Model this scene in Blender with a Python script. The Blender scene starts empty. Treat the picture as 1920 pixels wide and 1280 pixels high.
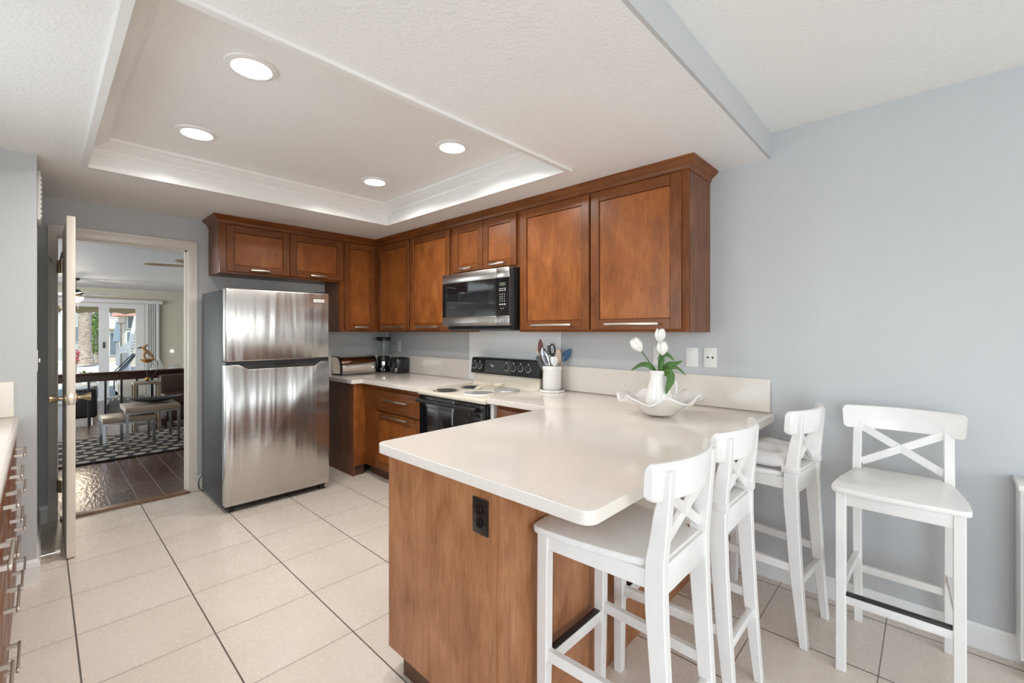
import bpy, bmesh, math, random
from mathutils import Vector, Matrix
random.seed(7)
PI = math.pi
S = bpy.context.scene
COL = S.collection
# ------------------------------------------------------------------ camera
FPX, HORIZON, YAW = 831.0, 621.0, math.radians(43.22)
CAM = Vector((4.585, -2.777, 1.365))
cd = bpy.data.cameras.new('camera'); cam = bpy.data.objects.new('camera', cd); COL.objects.link(cam)
cd.sensor_width = 36; cd.lens = FPX * 36 / 1920
cd.shift_y = -(640 - HORIZON) / 1920
cd.clip_start = .02
cam.location = CAM; cam.rotation_euler = (PI / 2, 0, YAW)
S.camera = cam
# ------------------------------------------------------------------ view + world + lights
S.view_settings.view_transform = 'Standard'
try: S.view_settings.look = 'None'
except Exception: pass
S.view_settings.exposure = 0.64; S.view_settings.gamma = 1; S.view_settings.use_curve_mapping = False
S.cycles.max_bounces = 14; S.cycles.diffuse_bounces = 8; S.cycles.glossy_bounces = 6
S.cycles.transparent_max_bounces = 12; S.cycles.use_denoising = True
S.cycles.sample_clamp_indirect = 6; S.cycles.caustics_reflective = False; S.cycles.caustics_refractive = False
W = bpy.data.worlds.new('world'); S.world = W; W.use_nodes = True
wn = W.node_tree; bg = wn.nodes['Background']
sky = wn.nodes.new('ShaderNodeTexSky'); sky.sky_type = 'NISHITA'; sky.sun_disc = False
sky.sun_elevation = math.radians(48); sky.sun_rotation = math.radians(105)
wn.links.new(sky.outputs[0], bg.inputs[0]); bg.inputs[1].default_value = .2
def light(name, kind, loc, energy, color=(1, 1, 1), rot=(0, 0, 0), size=None, size_y=None, shape=None):
    l = bpy.data.lights.new(name, kind); l.energy = energy; l.color = color
    if kind == 'AREA':
        l.shape = shape or 'RECTANGLE'; l.size = size
        if size_y: l.size_y = size_y
    if kind in ('POINT', 'SPOT') and size: l.shadow_soft_size = size
    o = bpy.data.objects.new(name, l); COL.objects.link(o); o.location = loc; o.rotation_euler = rot
    return o
sun = light('sun', 'SUN', (20, -12, 30), 3.4, (1, .94, .84), Vector((.5, -.27, .83)).to_track_quat('Z', 'Y').to_euler())
sun.data.angle = math.radians(.6)
# daylight arriving through the dining-area slider (south wall) and the east window
light('daylight_south', 'AREA', (6.0, -5.46, 1.15), 56, (.76, .87, 1), (math.radians(90), 0, 0), 2.6, 2.0)
light('daylight_east', 'AREA', (8.36, -2.1, 1.35), 40, (.9, .95, 1), (0, math.radians(90), 0), 1.7, 2.6)
light('kitchen_fill', 'AREA', (2.4, -3.6, 1.55), 9, (.88, .94, 1), (math.radians(90), 0, 0), 1.3, .9).data.spread = math.radians(140)  # added fill through an unseen window, to brighten the kitchen
light('daylight_living', 'AREA', (-5.5, -6.28, 1.15), 330, (.95, .98, 1), (math.radians(90), 0, 0), 6.2, 1.9)  # unseen left window, enlarged to light the sunken lounge

# ------------------------------------------------------------------ node helpers
def new_mat(name):
    m = bpy.data.materials.new(name); m.use_nodes = True
    nt = m.node_tree
    return m, nt, nt.nodes['Principled BSDF']
def nd(nt, t, **kw):
    n = nt.nodes.new(t)
    for k, v in kw.items():
        if k.startswith('_'): setattr(n, k[1:], v)
    return n
def lk(nt, a, b): nt.links.new(a, b)
def math_n(nt, op, a, b=None, c=None):
    n = nt.nodes.new('ShaderNodeMath'); n.operation = op
    for i, v in enumerate((a, b, c)):
        if v is None: continue
        if isinstance(v, (int, float)): n.inputs[i].default_value = v
        else: lk(nt, v, n.inputs[i])
    return n.outputs[0]
def coords(nt, scale=(1, 1, 1), kind='Object', rot=(0, 0, 0)):
    tc = nt.nodes.new('ShaderNodeTexCoord'); mp = nt.nodes.new('ShaderNodeMapping')
    lk(nt, tc.outputs[kind], mp.inputs[0]); mp.inputs['Scale'].default_value = scale; mp.inputs['Rotation'].default_value = rot
    return mp.outputs[0]
def noise(nt, vec, scale=5, detail=3, rough=.5, dist=0):
    n = nt.nodes.new('ShaderNodeTexNoise'); n.inputs['Scale'].default_value = scale
    n.inputs['Detail'].default_value = detail; n.inputs['Roughness'].default_value = rough; n.inputs['Distortion'].default_value = dist
    if vec is not None: lk(nt, vec, n.inputs['Vector'])
    return n
def ramp(nt, fac, stops):
    r = nt.nodes.new('ShaderNodeValToRGB')
    e = r.color_ramp.elements
    e[0].position, e[0].color = stops[0][0], (*stops[0][1], 1)
    e[1].position, e[1].color = stops[-1][0], (*stops[-1][1], 1)
    for p, c in stops[1:-1]:
        x = e.new(p); x.color = (*c, 1)
    lk(nt, fac, r.inputs[0]); return r.outputs[0]
def mixc(nt, fac, a, b, mode='MIX'):
    n = nt.nodes.new('ShaderNodeMix'); n.data_type = 'RGBA'; n.blend_type = mode
    for s, v in ((0, fac), (6, a), (7, b)):
        if isinstance(v, (int, float)): n.inputs[s].default_value = v
        elif isinstance(v, tuple): n.inputs[s].default_value = (*v, 1)
        else: lk(nt, v, n.inputs[s])
    return n.outputs[2]
def bump(nt, bsdf, h, strength=.2, dist=.01):
    b = nt.nodes.new('ShaderNodeBump'); b.inputs['Strength'].default_value = strength; b.inputs['Distance'].default_value = dist
    lk(nt, h, b.inputs['Height']); lk(nt, b.outputs[0], bsdf.inputs['Normal']); return b
def plain(name, col, rough=.5, metal=0, spec=None, vary=.04, vscale=8, bmp=0, bscale=60, coat=0):
    m, nt, b = new_mat(name)
    v = coords(nt)
    n = noise(nt, v, vscale, 3)
    lo = tuple(max(0, c * (1 - vary)) for c in col); hi = tuple(min(1, c * (1 + vary)) for c in col)
    lk(nt, ramp(nt, n.outputs['Fac'], [(.3, lo), (.7, hi)]), b.inputs['Base Color'])
    b.inputs['Roughness'].default_value = rough; b.inputs['Metallic'].default_value = metal
    if spec is not None: b.inputs['Specular IOR Level'].default_value = spec
    if coat: b.inputs['Coat Weight'].default_value = coat; b.inputs['Coat Roughness'].default_value = .08
    if bmp: bump(nt, b, noise(nt, v, bscale, 4).outputs['Fac'], bmp, .004)
    return m
def emit(name, col, strength):
    m, nt, b = new_mat(name)
    b.inputs['Base Color'].default_value = (*col, 1); b.inputs['Emission Color'].default_value = (*col, 1)
    b.inputs['Emission Strength'].default_value = strength; return m
def wood(name, dark, mid, light_, rough=.32, horiz=False, gs=1.0, blotch=.5):
    m, nt, b = new_mat(name)
    tc = nt.nodes.new('ShaderNodeTexCoord'); oi = nt.nodes.new('ShaderNodeObjectInfo')
    ad = nt.nodes.new('ShaderNodeVectorMath'); ad.operation = 'MULTIPLY_ADD'
    lk(nt, oi.outputs['Random'], ad.inputs[0]); ad.inputs[1].default_value = (37, 53, 71); lk(nt, tc.outputs['Object'], ad.inputs[2])
    mp = nt.nodes.new('ShaderNodeMapping'); lk(nt, ad.outputs[0], mp.inputs[0])
    mp.inputs['Scale'].default_value = (3, 3, 40) if horiz else (44, 44, 4)
    g = noise(nt, mp.outputs[0], 1.6 * gs, 6, .62, .6)
    mp2 = nt.nodes.new('ShaderNodeMapping'); lk(nt, ad.outputs[0], mp2.inputs[0])
    mp2.inputs['Scale'].default_value = (3, 3, 8) if horiz else (9, 9, 4)
    bl = noise(nt, mp2.outputs[0], 1.1, 4, .6, .3)
    mix = math_n(nt, 'ADD', math_n(nt, 'MULTIPLY', g.outputs['Fac'], 1 - blotch), math_n(nt, 'MULTIPLY', bl.outputs['Fac'], blotch))
    c = ramp(nt, mix, [(.33, dark), (.5, mid), (.68, light_)])
    lk(nt, c, b.inputs['Base Color']); b.inputs['Roughness'].default_value = rough
    b.inputs['Specular IOR Level'].default_value = .35
    bump(nt, b, g.outputs['Fac'], .05, .002)
    return m

M = {}
M['frame'] = wood('stained_maple_frame', (.1, .028, .007), (.175, .053, .012), (.25, .085, .021), gs=1.4)
M['rail'] = wood('stained_maple_rail', (.1, .028, .007), (.175, .053, .012), (.25, .085, .021), horiz=True)
M['panel'] = wood('stained_maple_panel', (.165, .049, .0105), (.272, .083, .018), (.385, .132, .033), blotch=.62, gs=1.6)
M['veneer'] = wood('stained_veneer', (.22, .085, .03), (.35, .15, .064), (.48, .225, .105), rough=.35, blotch=.6, gs=1.3)
M['side'] = wood('dark_side_panel', (.105, .038, .016), (.175, .068, .03), (.25, .11, .052), rough=.4)
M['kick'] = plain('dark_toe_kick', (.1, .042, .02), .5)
def paint(name, col, rough, bs, bscale):
    m, nt, b = new_mat(name); v = coords(nt)
    n = noise(nt, v, 1.3, 2)
    lk(nt, ramp(nt, n.outputs['Fac'], [(.3, tuple(c * .985 for c in col)), (.7, tuple(c * 1.015 for c in col))]), b.inputs['Base Color'])
    b.inputs['Roughness'].default_value = rough
    h = noise(nt, v, bscale, 4, .55)
    bump(nt, b, h.outputs['Fac'], bs, .006); return m
M['wall'] = paint('blue_grey_wall_paint', (.525, .535, .54), .55, .12, 110)
M['ceiling'] = paint('orange_peel_ceiling', (.87, .86, .845), .5, .5, 75)
M['ceiling_hi'] = paint('white_textured_ceiling', (.87, .86, .835), .6, .4, 75)
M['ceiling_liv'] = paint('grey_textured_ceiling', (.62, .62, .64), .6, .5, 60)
M['taupe'] = paint('taupe_wall_paint', (.47, .44, .38), .6, .1, 90)
M['trim'] = plain('white_trim_paint', (.82, .81, .79), .28, vary=.01)
M['casing'] = plain('warm_white_casing_paint', (.76, .72, .67), .32, vary=.02)
M['doorp'] = plain('warm_white_door_paint', (.78, .71, .62), .3, vary=.02)
# kitchen floor tile
def tile():
    m, nt, b = new_mat('cream_porcelain_tile')
    tc = nt.nodes.new('ShaderNodeTexCoord'); sp = nt.nodes.new('ShaderNodeSeparateXYZ'); lk(nt, tc.outputs['Object'], sp.inputs[0])
    TX, TY, OX, OY = .4405, .4325, 1.797, -2.235
    u = math_n(nt, 'DIVIDE', math_n(nt, 'SUBTRACT', sp.outputs[0], OX), TX)
    v = math_n(nt, 'DIVIDE', math_n(nt, 'SUBTRACT', sp.outputs[1], OY), TY)
    def edge(x): # distance to the nearest grid line
        f = math_n(nt, 'FRACT', math_n(nt, 'ADD', x, 100.5)); return math_n(nt, 'ABSOLUTE', math_n(nt, 'SUBTRACT', f, .5))
    gx = math_n(nt, 'LESS_THAN', math_n(nt, 'MULTIPLY', edge(u), TX), .0023)
    gy = math_n(nt, 'LESS_THAN', math_n(nt, 'MULTIPLY', edge(v), TY), .0032)
    cu = math_n(nt, 'FLOOR', math_n(nt, 'ADD', u, 100)); cv = math_n(nt, 'FLOOR', math_n(nt, 'ADD', v, 100))
    cb = nt.nodes.new('ShaderNodeCombineXYZ'); lk(nt, cu, cb.inputs[0]); lk(nt, cv, cb.inputs[1])
    wnz = nt.nodes.new('ShaderNodeTexWhiteNoise'); lk(nt, cb.outputs[0], wnz.inputs['Vector'])
    off = nt.nodes.new('ShaderNodeVectorMath'); off.operation = 'MULTIPLY_ADD'
    lk(nt, wnz.outputs['Color'], off.inputs[0]); off.inputs[1].default_value = (9, 9, 9); lk(nt, tc.outputs['Object'], off.inputs[2])
    n1 = noise(nt, off.outputs[0], 2.6, 2, .5, 0); n2 = noise(nt, off.outputs[0], 70, 3, .6)
    base = ramp(nt, n1.outputs['Fac'], [(.2, (.69, .60, .52)), (.5, (.73, .645, .565)), (.8, (.76, .68, .605))])
    base = mixc(nt, math_n(nt, 'MULTIPLY', n2.outputs['Fac'], .03), base, (.56, .47, .4))
    base = mixc(nt, math_n(nt, 'MULTIPLY', wnz.outputs['Value'], .1), base, (.72, .64, .57))
    c = mixc(nt, math_n(nt, 'MULTIPLY', gx, .92), base, (.2, .165, .135))
    c = mixc(nt, math_n(nt, 'MULTIPLY', gy, .93), c, (.085, .07, .058))
    lk(nt, c, b.inputs['Base Color'])
    g = math_n(nt, 'MAXIMUM', gx, gy)
    rr = math_n(nt, 'ADD', math_n(nt, 'MULTIPLY', n2.outputs['Fac'], .06), .24)
    lk(nt, math_n(nt, 'MAXIMUM', rr, math_n(nt, 'MULTIPLY', g, .8)), b.inputs['Roughness'])
    h = math_n(nt, 'SUBTRACT', math_n(nt, 'MULTIPLY', noise(nt, off.outputs[0], 14, 4).outputs['Fac'], .12), g)
    bump(nt, b, h, .12, .003); return m
M['tile'] = tile()
def planks():
    m, nt, b = new_mat('dark_scraped_plank_floor')
    tc = nt.nodes.new('ShaderNodeTexCoord'); sp = nt.nodes.new('ShaderNodeSeparateXYZ'); lk(nt, tc.outputs['Object'], sp.inputs[0])
    PW = .168
    v = math_n(nt, 'DIVIDE', math_n(nt, 'ADD', sp.outputs[1], 2.4 + 16.8), PW)
    row = math_n(nt, 'FLOOR', v); f = math_n(nt, 'FRACT', v)
    gy = math_n(nt, 'LESS_THAN', math_n(nt, 'MINIMUM', f, math_n(nt, 'SUBTRACT', 1.0, f)), .022)
    wn_ = nt.nodes.new('ShaderNodeTexWhiteNoise'); wn_.noise_dimensions = '1D'; lk(nt, row, wn_.inputs['W'])
    u = math_n(nt, 'ADD', math_n(nt, 'DIVIDE', sp.outputs[0], 1.15), math_n(nt, 'MULTIPLY', wn_.outputs['Value'], 7))
    uf = math_n(nt, 'FRACT', math_n(nt, 'ADD', u, 50))
    gx = math_n(nt, 'LESS_THAN', math_n(nt, 'MINIMUM', uf, math_n(nt, 'SUBTRACT', 1.0, uf)), .0032)
    cb = nt.nodes.new('ShaderNodeCombineXYZ'); lk(nt, row, cb.inputs[0]); lk(nt, math_n(nt, 'FLOOR', math_n(nt, 'ADD', u, 50)), cb.inputs[1])
    w2 = nt.nodes.new('ShaderNodeTexWhiteNoise'); lk(nt, cb.outputs[0], w2.inputs['Vector'])
    mp = nt.nodes.new('ShaderNodeMapping'); lk(nt, tc.outputs['Object'], mp.inputs[0]); mp.inputs['Scale'].default_value = (3, 26, 1)
    g = noise(nt, mp.outputs[0], 1.7, 5, .65, .8)
    c = ramp(nt, math_n(nt, 'ADD', math_n(nt, 'MULTIPLY', g.outputs['Fac'], .7), math_n(nt, 'MULTIPLY', w2.outputs['Value'], .3)),
             [(.25, (.028, .012, .009)), (.5, (.062, .026, .018)), (.8, (.12, .052, .034))])
    gg = math_n(nt, 'MAXIMUM', gy, gx)
    lk(nt, mixc(nt, math_n(nt, 'MULTIPLY', gg, .7), c, (.3, .27, .25)), b.inputs['Base Color'])  # seams lightened in the colour to mimic their reflective sheen
    b.inputs['Roughness'].default_value = .2
    mp3 = nt.nodes.new('ShaderNodeMapping'); lk(nt, tc.outputs['Object'], mp3.inputs[0]); mp3.inputs['Scale'].default_value = (9, 30, 1)
    h = math_n(nt, 'SUBTRACT', noise(nt, mp3.outputs[0], 1.5, 3).outputs['Fac'], math_n(nt, 'MULTIPLY', gg, .5))
    bump(nt, b, h, .35, .006); return m
M['planks'] = planks()
def quartz():
    m, nt, b = new_mat('speckled_quartz_counter'); v = coords(nt)
    vo = nt.nodes.new('ShaderNodeTexVoronoi'); vo.inputs['Scale'].default_value = 520; lk(nt, v, vo.inputs['Vector'])
    sp = nt.nodes.new('ShaderNodeSeparateColor'); lk(nt, vo.outputs['Color'], sp.inputs[0])
    c = ramp(nt, sp.outputs[0], [(0, (.68, .61, .545)), (.12, (.765, .705, .64)), (.5, (.79, .73, .665)), (.9, (.805, .75, .69)), (1, (.84, .80, .75))])
    n = noise(nt, v, 6, 3)
    c = mixc(nt, math_n(nt, 'MULTIPLY', n.outputs['Fac'], .1), c, (.74, .68, .61))
    lk(nt, c, b.inputs['Base Color']); b.inputs['Roughness'].default_value = .13; b.inputs['Specular IOR Level'].default_value = .55
    return m
M['quartz'] = quartz()
def steel(name, col, rough, wave=.35, an=.5, bscale=(1, 2.2, .8)):
    m, nt, b = new_mat(name)
    v = coords(nt, (1, 5, 420)); br = noise(nt, v, 1, 2)
    lk(nt, ramp(nt, br.outputs['Fac'], [(.3, tuple(c * .93 for c in col)), (.7, col)]), b.inputs['Base Color'])
    b.inputs['Metallic'].default_value = 1; b.inputs['Roughness'].default_value = rough
    b.inputs['Anisotropic'].default_value = an
    tg = nt.nodes.new('ShaderNodeTangent'); tg.direction_type = 'RADIAL'; tg.axis = 'Z'; lk(nt, tg.outputs[0], b.inputs['Tangent'])
    n = noise(nt, coords(nt, bscale), 2.3, 2, .45, .3)
    bump(nt, b, n.outputs['Fac'], wave, .05); return m
M['steel'] = steel('brushed_stainless', (.6, .585, .565), .27, .34, .65, (1, 3.2, .26))
M['steel2'] = steel('brushed_stainless_trim', (.7, .68, .66), .26, .03)
M['fridge_side'] = plain('dark_grey_textured_steel', (.03, .031, .033), .5, .1, spec=.22, bmp=.1, bscale=300)
M['nickel'] = plain('satin_nickel', (.62, .555, .49), .33, 1, vary=.03)
M['chrome'] = plain('chrome', (.75, .75, .76), .07, 1, vary=.01)
M['mirror'] = plain('polished_steel', (.78, .72, .66), .06, 1, vary=.01)
M['blk'] = plain('black_plastic', (.012, .012, .013), .35)
M['blk_gloss'] = plain('black_gloss', (.008, .008, .009), .06, coat=.4)
M['blk_glass'] = plain('black_oven_glass', (.006, .006, .008), .04, spec=.8)
M['dark_grey'] = plain('dark_grey_plastic', (.05, .052, .055), .4)
M['cream'] = plain('cream_enamel', (.74, .67, .56), .15, vary=.01, coat=.3)
M['white_gl'] = plain('white_glossy_panel', (.87, .865, .86), .1, vary=.01)
M['ceramic'] = plain('white_ceramic', (.83, .81, .78), .12, vary=.01, coat=.3)
M['cover'] = plain('grey_burner_cover', (.55, .56, .55), .22, .5, vary=.02)
M['stool'] = plain('white_stool_paint', (.8, .78, .75), .3, vary=.02, vscale=20)
M['rubber'] = plain('black_foot_strip', (.02, .02, .02), .45, vary=.3, vscale=60)
M['cushion'] = plain('white_cotton', (.74, .71, .69), .85, bmp=.25, bscale=260)
M['plate'] = plain('white_plastic', (.82, .8, .77), .3, vary=.01)
M['slot'] = plain('dark_slot', (.02, .02, .02), .5)
M['bronze'] = plain('dark_bronze_plate', (.035, .026, .022), .3, .5)
M['brass'] = plain('antique_brass', (.5, .4, .26), .3, 1, vary=.08)
M['leaf'] = plain('tulip_leaf', (.055, .15, .015), .42, vary=.35, vscale=25)
M['stem'] = plain('tulip_stem', (.07, .13, .04), .5)
M['petal'] = plain('white_petal', (.85, .83, .77), .6, vary=.03)
M['utw'] = wood('pale_utensil_wood', (.5, .36, .24), (.62, .47, .34), (.7, .56, .43), rough=.6)
M['maroon'] = plain('maroon_silicone', (.17, .035, .03), .45)
M['blue'] = plain('blue_silicone', (.02, .085, .2), .45)
M['pattern'] = plain('dark_painted_trivet_rim', (.16, .17, .17), .3, vary=.9, vscale=90)
M['lens'] = emit('lamp_lens', (1, .97, .92), 9)
M['lamp'] = emit('fan_lamp_glass', (1, .9, .72), 5)
M['glint'] = emit('wall_glint_glow', (1, .88, .65), 6)  # emission of the glint disc on the far wall
M['display'] = plain('dim_display', (.08, .1, .07), .2)
M['mark'] = plain('grey_printed_mark', (.5, .5, .5), .5)
M['ink'] = plain('dark_ink', (.06, .06, .07), .5)
M['taupe_top'] = wood('taupe_laminate', (.28, .215, .165), (.36, .285, .225), (.43, .35, .28), rough=.3, horiz=True)
M['leather_br'] = plain('dark_brown_leather', (.055, .024, .018), .38, bmp=.1, bscale=120)
M['leather_bk'] = plain('black_leather', (.012, .012, .013), .3, bmp=.08, bscale=120)
M['leather_gy'] = plain('grey_leather', (.12, .12, .12), .25, bmp=.06, bscale=90)
M['fab_w'] = plain('off_white_upholstery', (.58, .55, .5), .8)
M['rail_wood'] = wood('mahogany_rail', (.03, .01, .008), (.06, .02, .014), (.1, .035, .024), rough=.25, horiz=True)
M['threshold'] = wood('brown_oak_threshold', (.12, .055, .025), (.2, .1, .05), (.28, .15, .08), rough=.3)
M['steelleg'] = plain('dark_polished_steel', (.3, .3, .31), .18, 1, vary=.02)
M['fan_dk'] = plain('dark_bronze_fan', (.03, .022, .018), .35, .5)
M['fan_tan'] = wood('tan_fan_blade', (.3, .17, .09), (.42, .26, .15), (.5, .33, .2), horiz=True)
M['blade_w'] = plain('pale_fan_blade', (.62, .6, .64), .35)
M['vinyl'] = plain('white_vinyl_frame', (.6, .6, .62), .4, vary=.01)
M['blind'] = plain('grey_vertical_blind', (.36, .36, .36), .6)
M['sail'] = plain('white_sail', (.82, .82, .8), .4)
M['orange'] = plain('orange_metal', (.6, .3, .06), .35, .4, vary=.2, vscale=40)
M['tan'] = plain('tan_wood_bird', (.5, .3, .16), .5, vary=.3, vscale=30)
M['stucco'] = plain('beige_stucco', (.55, .5, .43), .9, bmp=.2)  # even beige, the stucco's own colour
M['stucco_gy'] = plain('grey_stucco', (.4, .42, .42), .9, bmp=.2)
M['roof_red'] = plain('pink_roof_tile', (.6, .32, .26), .9, vary=.2, vscale=30)
M['bwin'] = plain('building_window_glass', (.16, .2, .22), .1)
M['patio'] = plain('pale_patio_concrete', (.55, .52, .46), .9, vary=.1)
M['pool'] = plain('turquoise_ground', (.18, .4, .38), .3, vary=.2)
M['white_out'] = plain('white_outdoor_paint', (.72, .71, .68), .6)
M['awning'] = plain('beige_awning', (.55, .44, .3), .9)
M['foliage'] = plain('garden_foliage', (.14, .24, .03), .6, vary=.6, vscale=14)
M['bloom'] = plain('pink_bloom', (.5, .06, .1), .6, vary=.5, vscale=30)
M['mesh_gy'] = plain('grey_mesh_fabric', (.16, .18, .18), .7)
M['umb'] = plain('pale_blue_canvas', (.5, .6, .64), .9)
def bark():
    m, nt, b = new_mat('palm_bark')
    v = coords(nt, (1, 1, 5)); n = noise(nt, v, 7, 4, .6, .4)
    lk(nt, ramp(nt, n.outputs['Fac'], [(.32, (.16, .11, .075)), (.5, (.4, .33, .26)), (.7, (.55, .48, .4))]), b.inputs['Base Color'])
    b.inputs['Roughness'].default_value = .95
    bump(nt, b, n.outputs['Fac'], .8, .03); return m
M['bark'] = bark()
def rug():
    m, nt, b = new_mat('black_rug_with_beige_ovals')
    tc = nt.nodes.new('ShaderNodeTexCoord'); sp = nt.nodes.new('ShaderNodeSeparateXYZ'); lk(nt, tc.outputs['Object'], sp.inputs[0])
    PX, PY = .155, .15
    r = math_n(nt, 'DIVIDE', sp.outputs[0], PX); row = math_n(nt, 'FLOOR', r)
    odd = math_n(nt, 'MODULO', math_n(nt, 'ADD', row, 200), 2.0)
    q = math_n(nt, 'ADD', math_n(nt, 'DIVIDE', sp.outputs[1], PY), math_n(nt, 'MULTIPLY', odd, .5))
    fx = math_n(nt, 'SUBTRACT', math_n(nt, 'FRACT', math_n(nt, 'ADD', r, 200)), .5)
    fy = math_n(nt, 'SUBTRACT', math_n(nt, 'FRACT', math_n(nt, 'ADD', q, 200)), .5)
    d = math_n(nt, 'ADD', math_n(nt, 'POWER', math_n(nt, 'ABSOLUTE', math_n(nt, 'MULTIPLY', fx, 2.95)), 2.4), math_n(nt, 'POWER', math_n(nt, 'ABSOLUTE', math_n(nt, 'MULTIPLY', fy, 2.75)), 2.4))
    c = mixc(nt, math_n(nt, 'LESS_THAN', d, 1.0), (.012, .012, .015), (.4, .32, .26))
    lk(nt, c, b.inputs['Base Color']); b.inputs['Roughness'].default_value = .95
    bump(nt, b, noise(nt, coords(nt), 400, 2).outputs['Fac'], .3, .004); return m
M['rug'] = rug()
def glass(name, tint=(.95, .98, .98), refl=.04):
    m = bpy.data.materials.new(name); m.use_nodes = True; nt = m.node_tree; nt.nodes.clear()
    o = nt.nodes.new('ShaderNodeOutputMaterial'); t = nt.nodes.new('ShaderNodeBsdfTransparent'); g = nt.nodes.new('ShaderNodeBsdfGlossy')
    t.inputs[0].default_value = (*tint, 1); g.inputs['Roughness'].default_value = .02
    lw = nt.nodes.new('ShaderNodeLayerWeight'); lw.inputs[0].default_value = .5
    mx = nt.nodes.new('ShaderNodeMixShader'); lk(nt, math_n(nt, 'ADD', math_n(nt, 'MULTIPLY', math_n(nt, 'POWER', lw.outputs['Facing'], 4), .55), refl), mx.inputs[0])
    lk(nt, t.outputs[0], mx.inputs[1]); lk(nt, g.outputs[0], mx.inputs[2]); lk(nt, mx.outputs[0], o.inputs[0]); return m
M['glass'] = glass('clear_pane')
M['jar'] = glass('blender_jar_glass', (.97, .985, .985))

# ------------------------------------------------------------------ mesh helpers
ORIGIN = {}
def tfB(y0): return lambda u, w, z: (u, y0 - w, z)      # on the back wall: u = x, w = towards the room
def tfA(x0): return lambda u, w, z: (x0 + w, u, z)      # on the left wall: u = y, w = towards the room
class MB:
    def __init__(self, tf=None): self.bm = bmesh.new(); self.tf = tf; self.mi = 0
    def v(self, p):
        p = self.tf(*p) if self.tf else p
        return self.bm.verts.new(p)
    def f(self, vs):
        try:
            f = self.bm.faces.new(vs); f.material_index = self.mi; return f
        except ValueError: return None
    def box(self, x0, x1, y0, y1, z0, z1, bev=0, seg=2):
        vs = [self.v((x, y, z)) for x in (x0, x1) for y in (y0, y1) for z in (z0, z1)]
        fs = [self.f([vs[i] for i in q]) for q in ((0, 1, 3, 2), (4, 6, 7, 5), (0, 4, 5, 1), (2, 3, 7, 6), (0, 2, 6, 4), (1, 5, 7, 3))]
        if bev:
            es = list({e for f in fs for e in f.edges})
            bmesh.ops.recalc_face_normals(self.bm, faces=fs)
            r = bmesh.ops.bevel(self.bm, geom=es, offset=bev, segments=seg, affect='EDGES', profile=.5, clamp_overlap=True)
            for f in r['faces']: f.material_index = self.mi
        return self
    def prism(self, pts, axis, a, b, bev=0, seg=2):
        def P(p, t): return {'x': (t, p[0], p[1]), 'y': (p[0], t, p[1]), 'z': (p[0], p[1], t)}[axis]
        A = [self.v(P(p, a)) for p in pts]; B = [self.v(P(p, b)) for p in pts]; n = len(pts)
        fs = [self.f(A), self.f(B[::-1])] + [self.f([A[i], B[i], B[(i + 1) % n], A[(i + 1) % n]]) for i in range(n)]
        if bev:
            fs = [f for f in fs if f]; bmesh.ops.recalc_face_normals(self.bm, faces=fs)
            es = list({e for f in fs for e in f.edges})
            r = bmesh.ops.bevel(self.bm, geom=es, offset=bev, segments=seg, affect='EDGES', profile=.5, clamp_overlap=True)
            for f in r['faces']: f.material_index = self.mi
        return self
    def lathe(self, prof, c=(0, 0, 0), seg=32, axis=None, arc=None):
        R = Vector((0, 0, 1)).rotation_difference(Vector(axis)).to_matrix() if axis else Matrix.Identity(3)
        rings = []
        for r, z in prof:
            if r < 1e-6: rings.append([self.v(Vector(c) + R @ Vector((0, 0, z)))])
            else: rings.append([self.v(Vector(c) + R @ Vector((r * math.cos(2 * PI * i / seg), r * math.sin(2 * PI * i / seg), z))) for i in range(seg)])
        for a, b in zip(rings, rings[1:]):
            for i in range(seg):
                j = (i + 1) % seg
                if len(a) == 1 and len(b) == 1: continue
                if len(a) == 1: self.f([a[0], b[i], b[j]])
                elif len(b) == 1: self.f([a[i], a[j], b[0]])
                else: self.f([a[i], a[j], b[j], b[i]])
        return self
    def cyl(self, p, q, r, r2=None, seg=20):
        p, q = Vector(p), Vector(q); L = (q - p).length
        return self.lathe([(0, 0), (r, 0), (r if r2 is None else r2, L), (0, L)], p, seg, q - p)
    def tube(self, pts, r, seg=8, closed=False, flat=1.0):
        pts = [Vector(p) for p in pts]; n = len(pts)
        rr = r if isinstance(r, (list, tuple)) else [r] * n
        up = None; rings = []
        for i, p in enumerate(pts):
            t = (pts[(i + 1) % n] - pts[i - 1]) if closed else (pts[min(i + 1, n - 1)] - pts[max(i - 1, 0)])
            t.normalize()
            if up is None:
                up = Vector((0, 0, 1)) if abs(t.z) < .9 else Vector((1, 0, 0))
            a = (up - t * up.dot(t)).normalized(); up = a; b = t.cross(a)
            rings.append([self.v(p + a * (rr[i] * flat * math.cos(2 * PI * k / seg)) + b * (rr[i] * math.sin(2 * PI * k / seg))) for k in range(seg)])
        m = n if closed else n - 1
        for i in range(m):
            A, B = rings[i], rings[(i + 1) % n]
            for k in range(seg): self.f([A[k], A[(k + 1) % seg], B[(k + 1) % seg], B[k]])
        if not closed: self.f(rings[0][::-1]); self.f(rings[-1])
        return self
    def bar(self, p, q, wx, wz, up=(0, 0, 1)):
        """rectangular bar from p to q, wx across and wz along up"""
        p, q, up = Vector(p), Vector(q), Vector(up); t = (q - p).normalized()
        a = (up - t * up.dot(t)).normalized(); b = t.cross(a)
        vs = [[self.v(o + a * (sa * wz / 2) + b * (sb * wx / 2)) for sa, sb in ((-1, -1), (-1, 1), (1, 1), (1, -1))] for o in (p, q)]
        self.f(vs[0][::-1]); self.f(vs[1])
        for k in range(4): self.f([vs[0][k], vs[0][(k + 1) % 4], vs[1][(k + 1) % 4], vs[1][k]])
        return self
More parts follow.
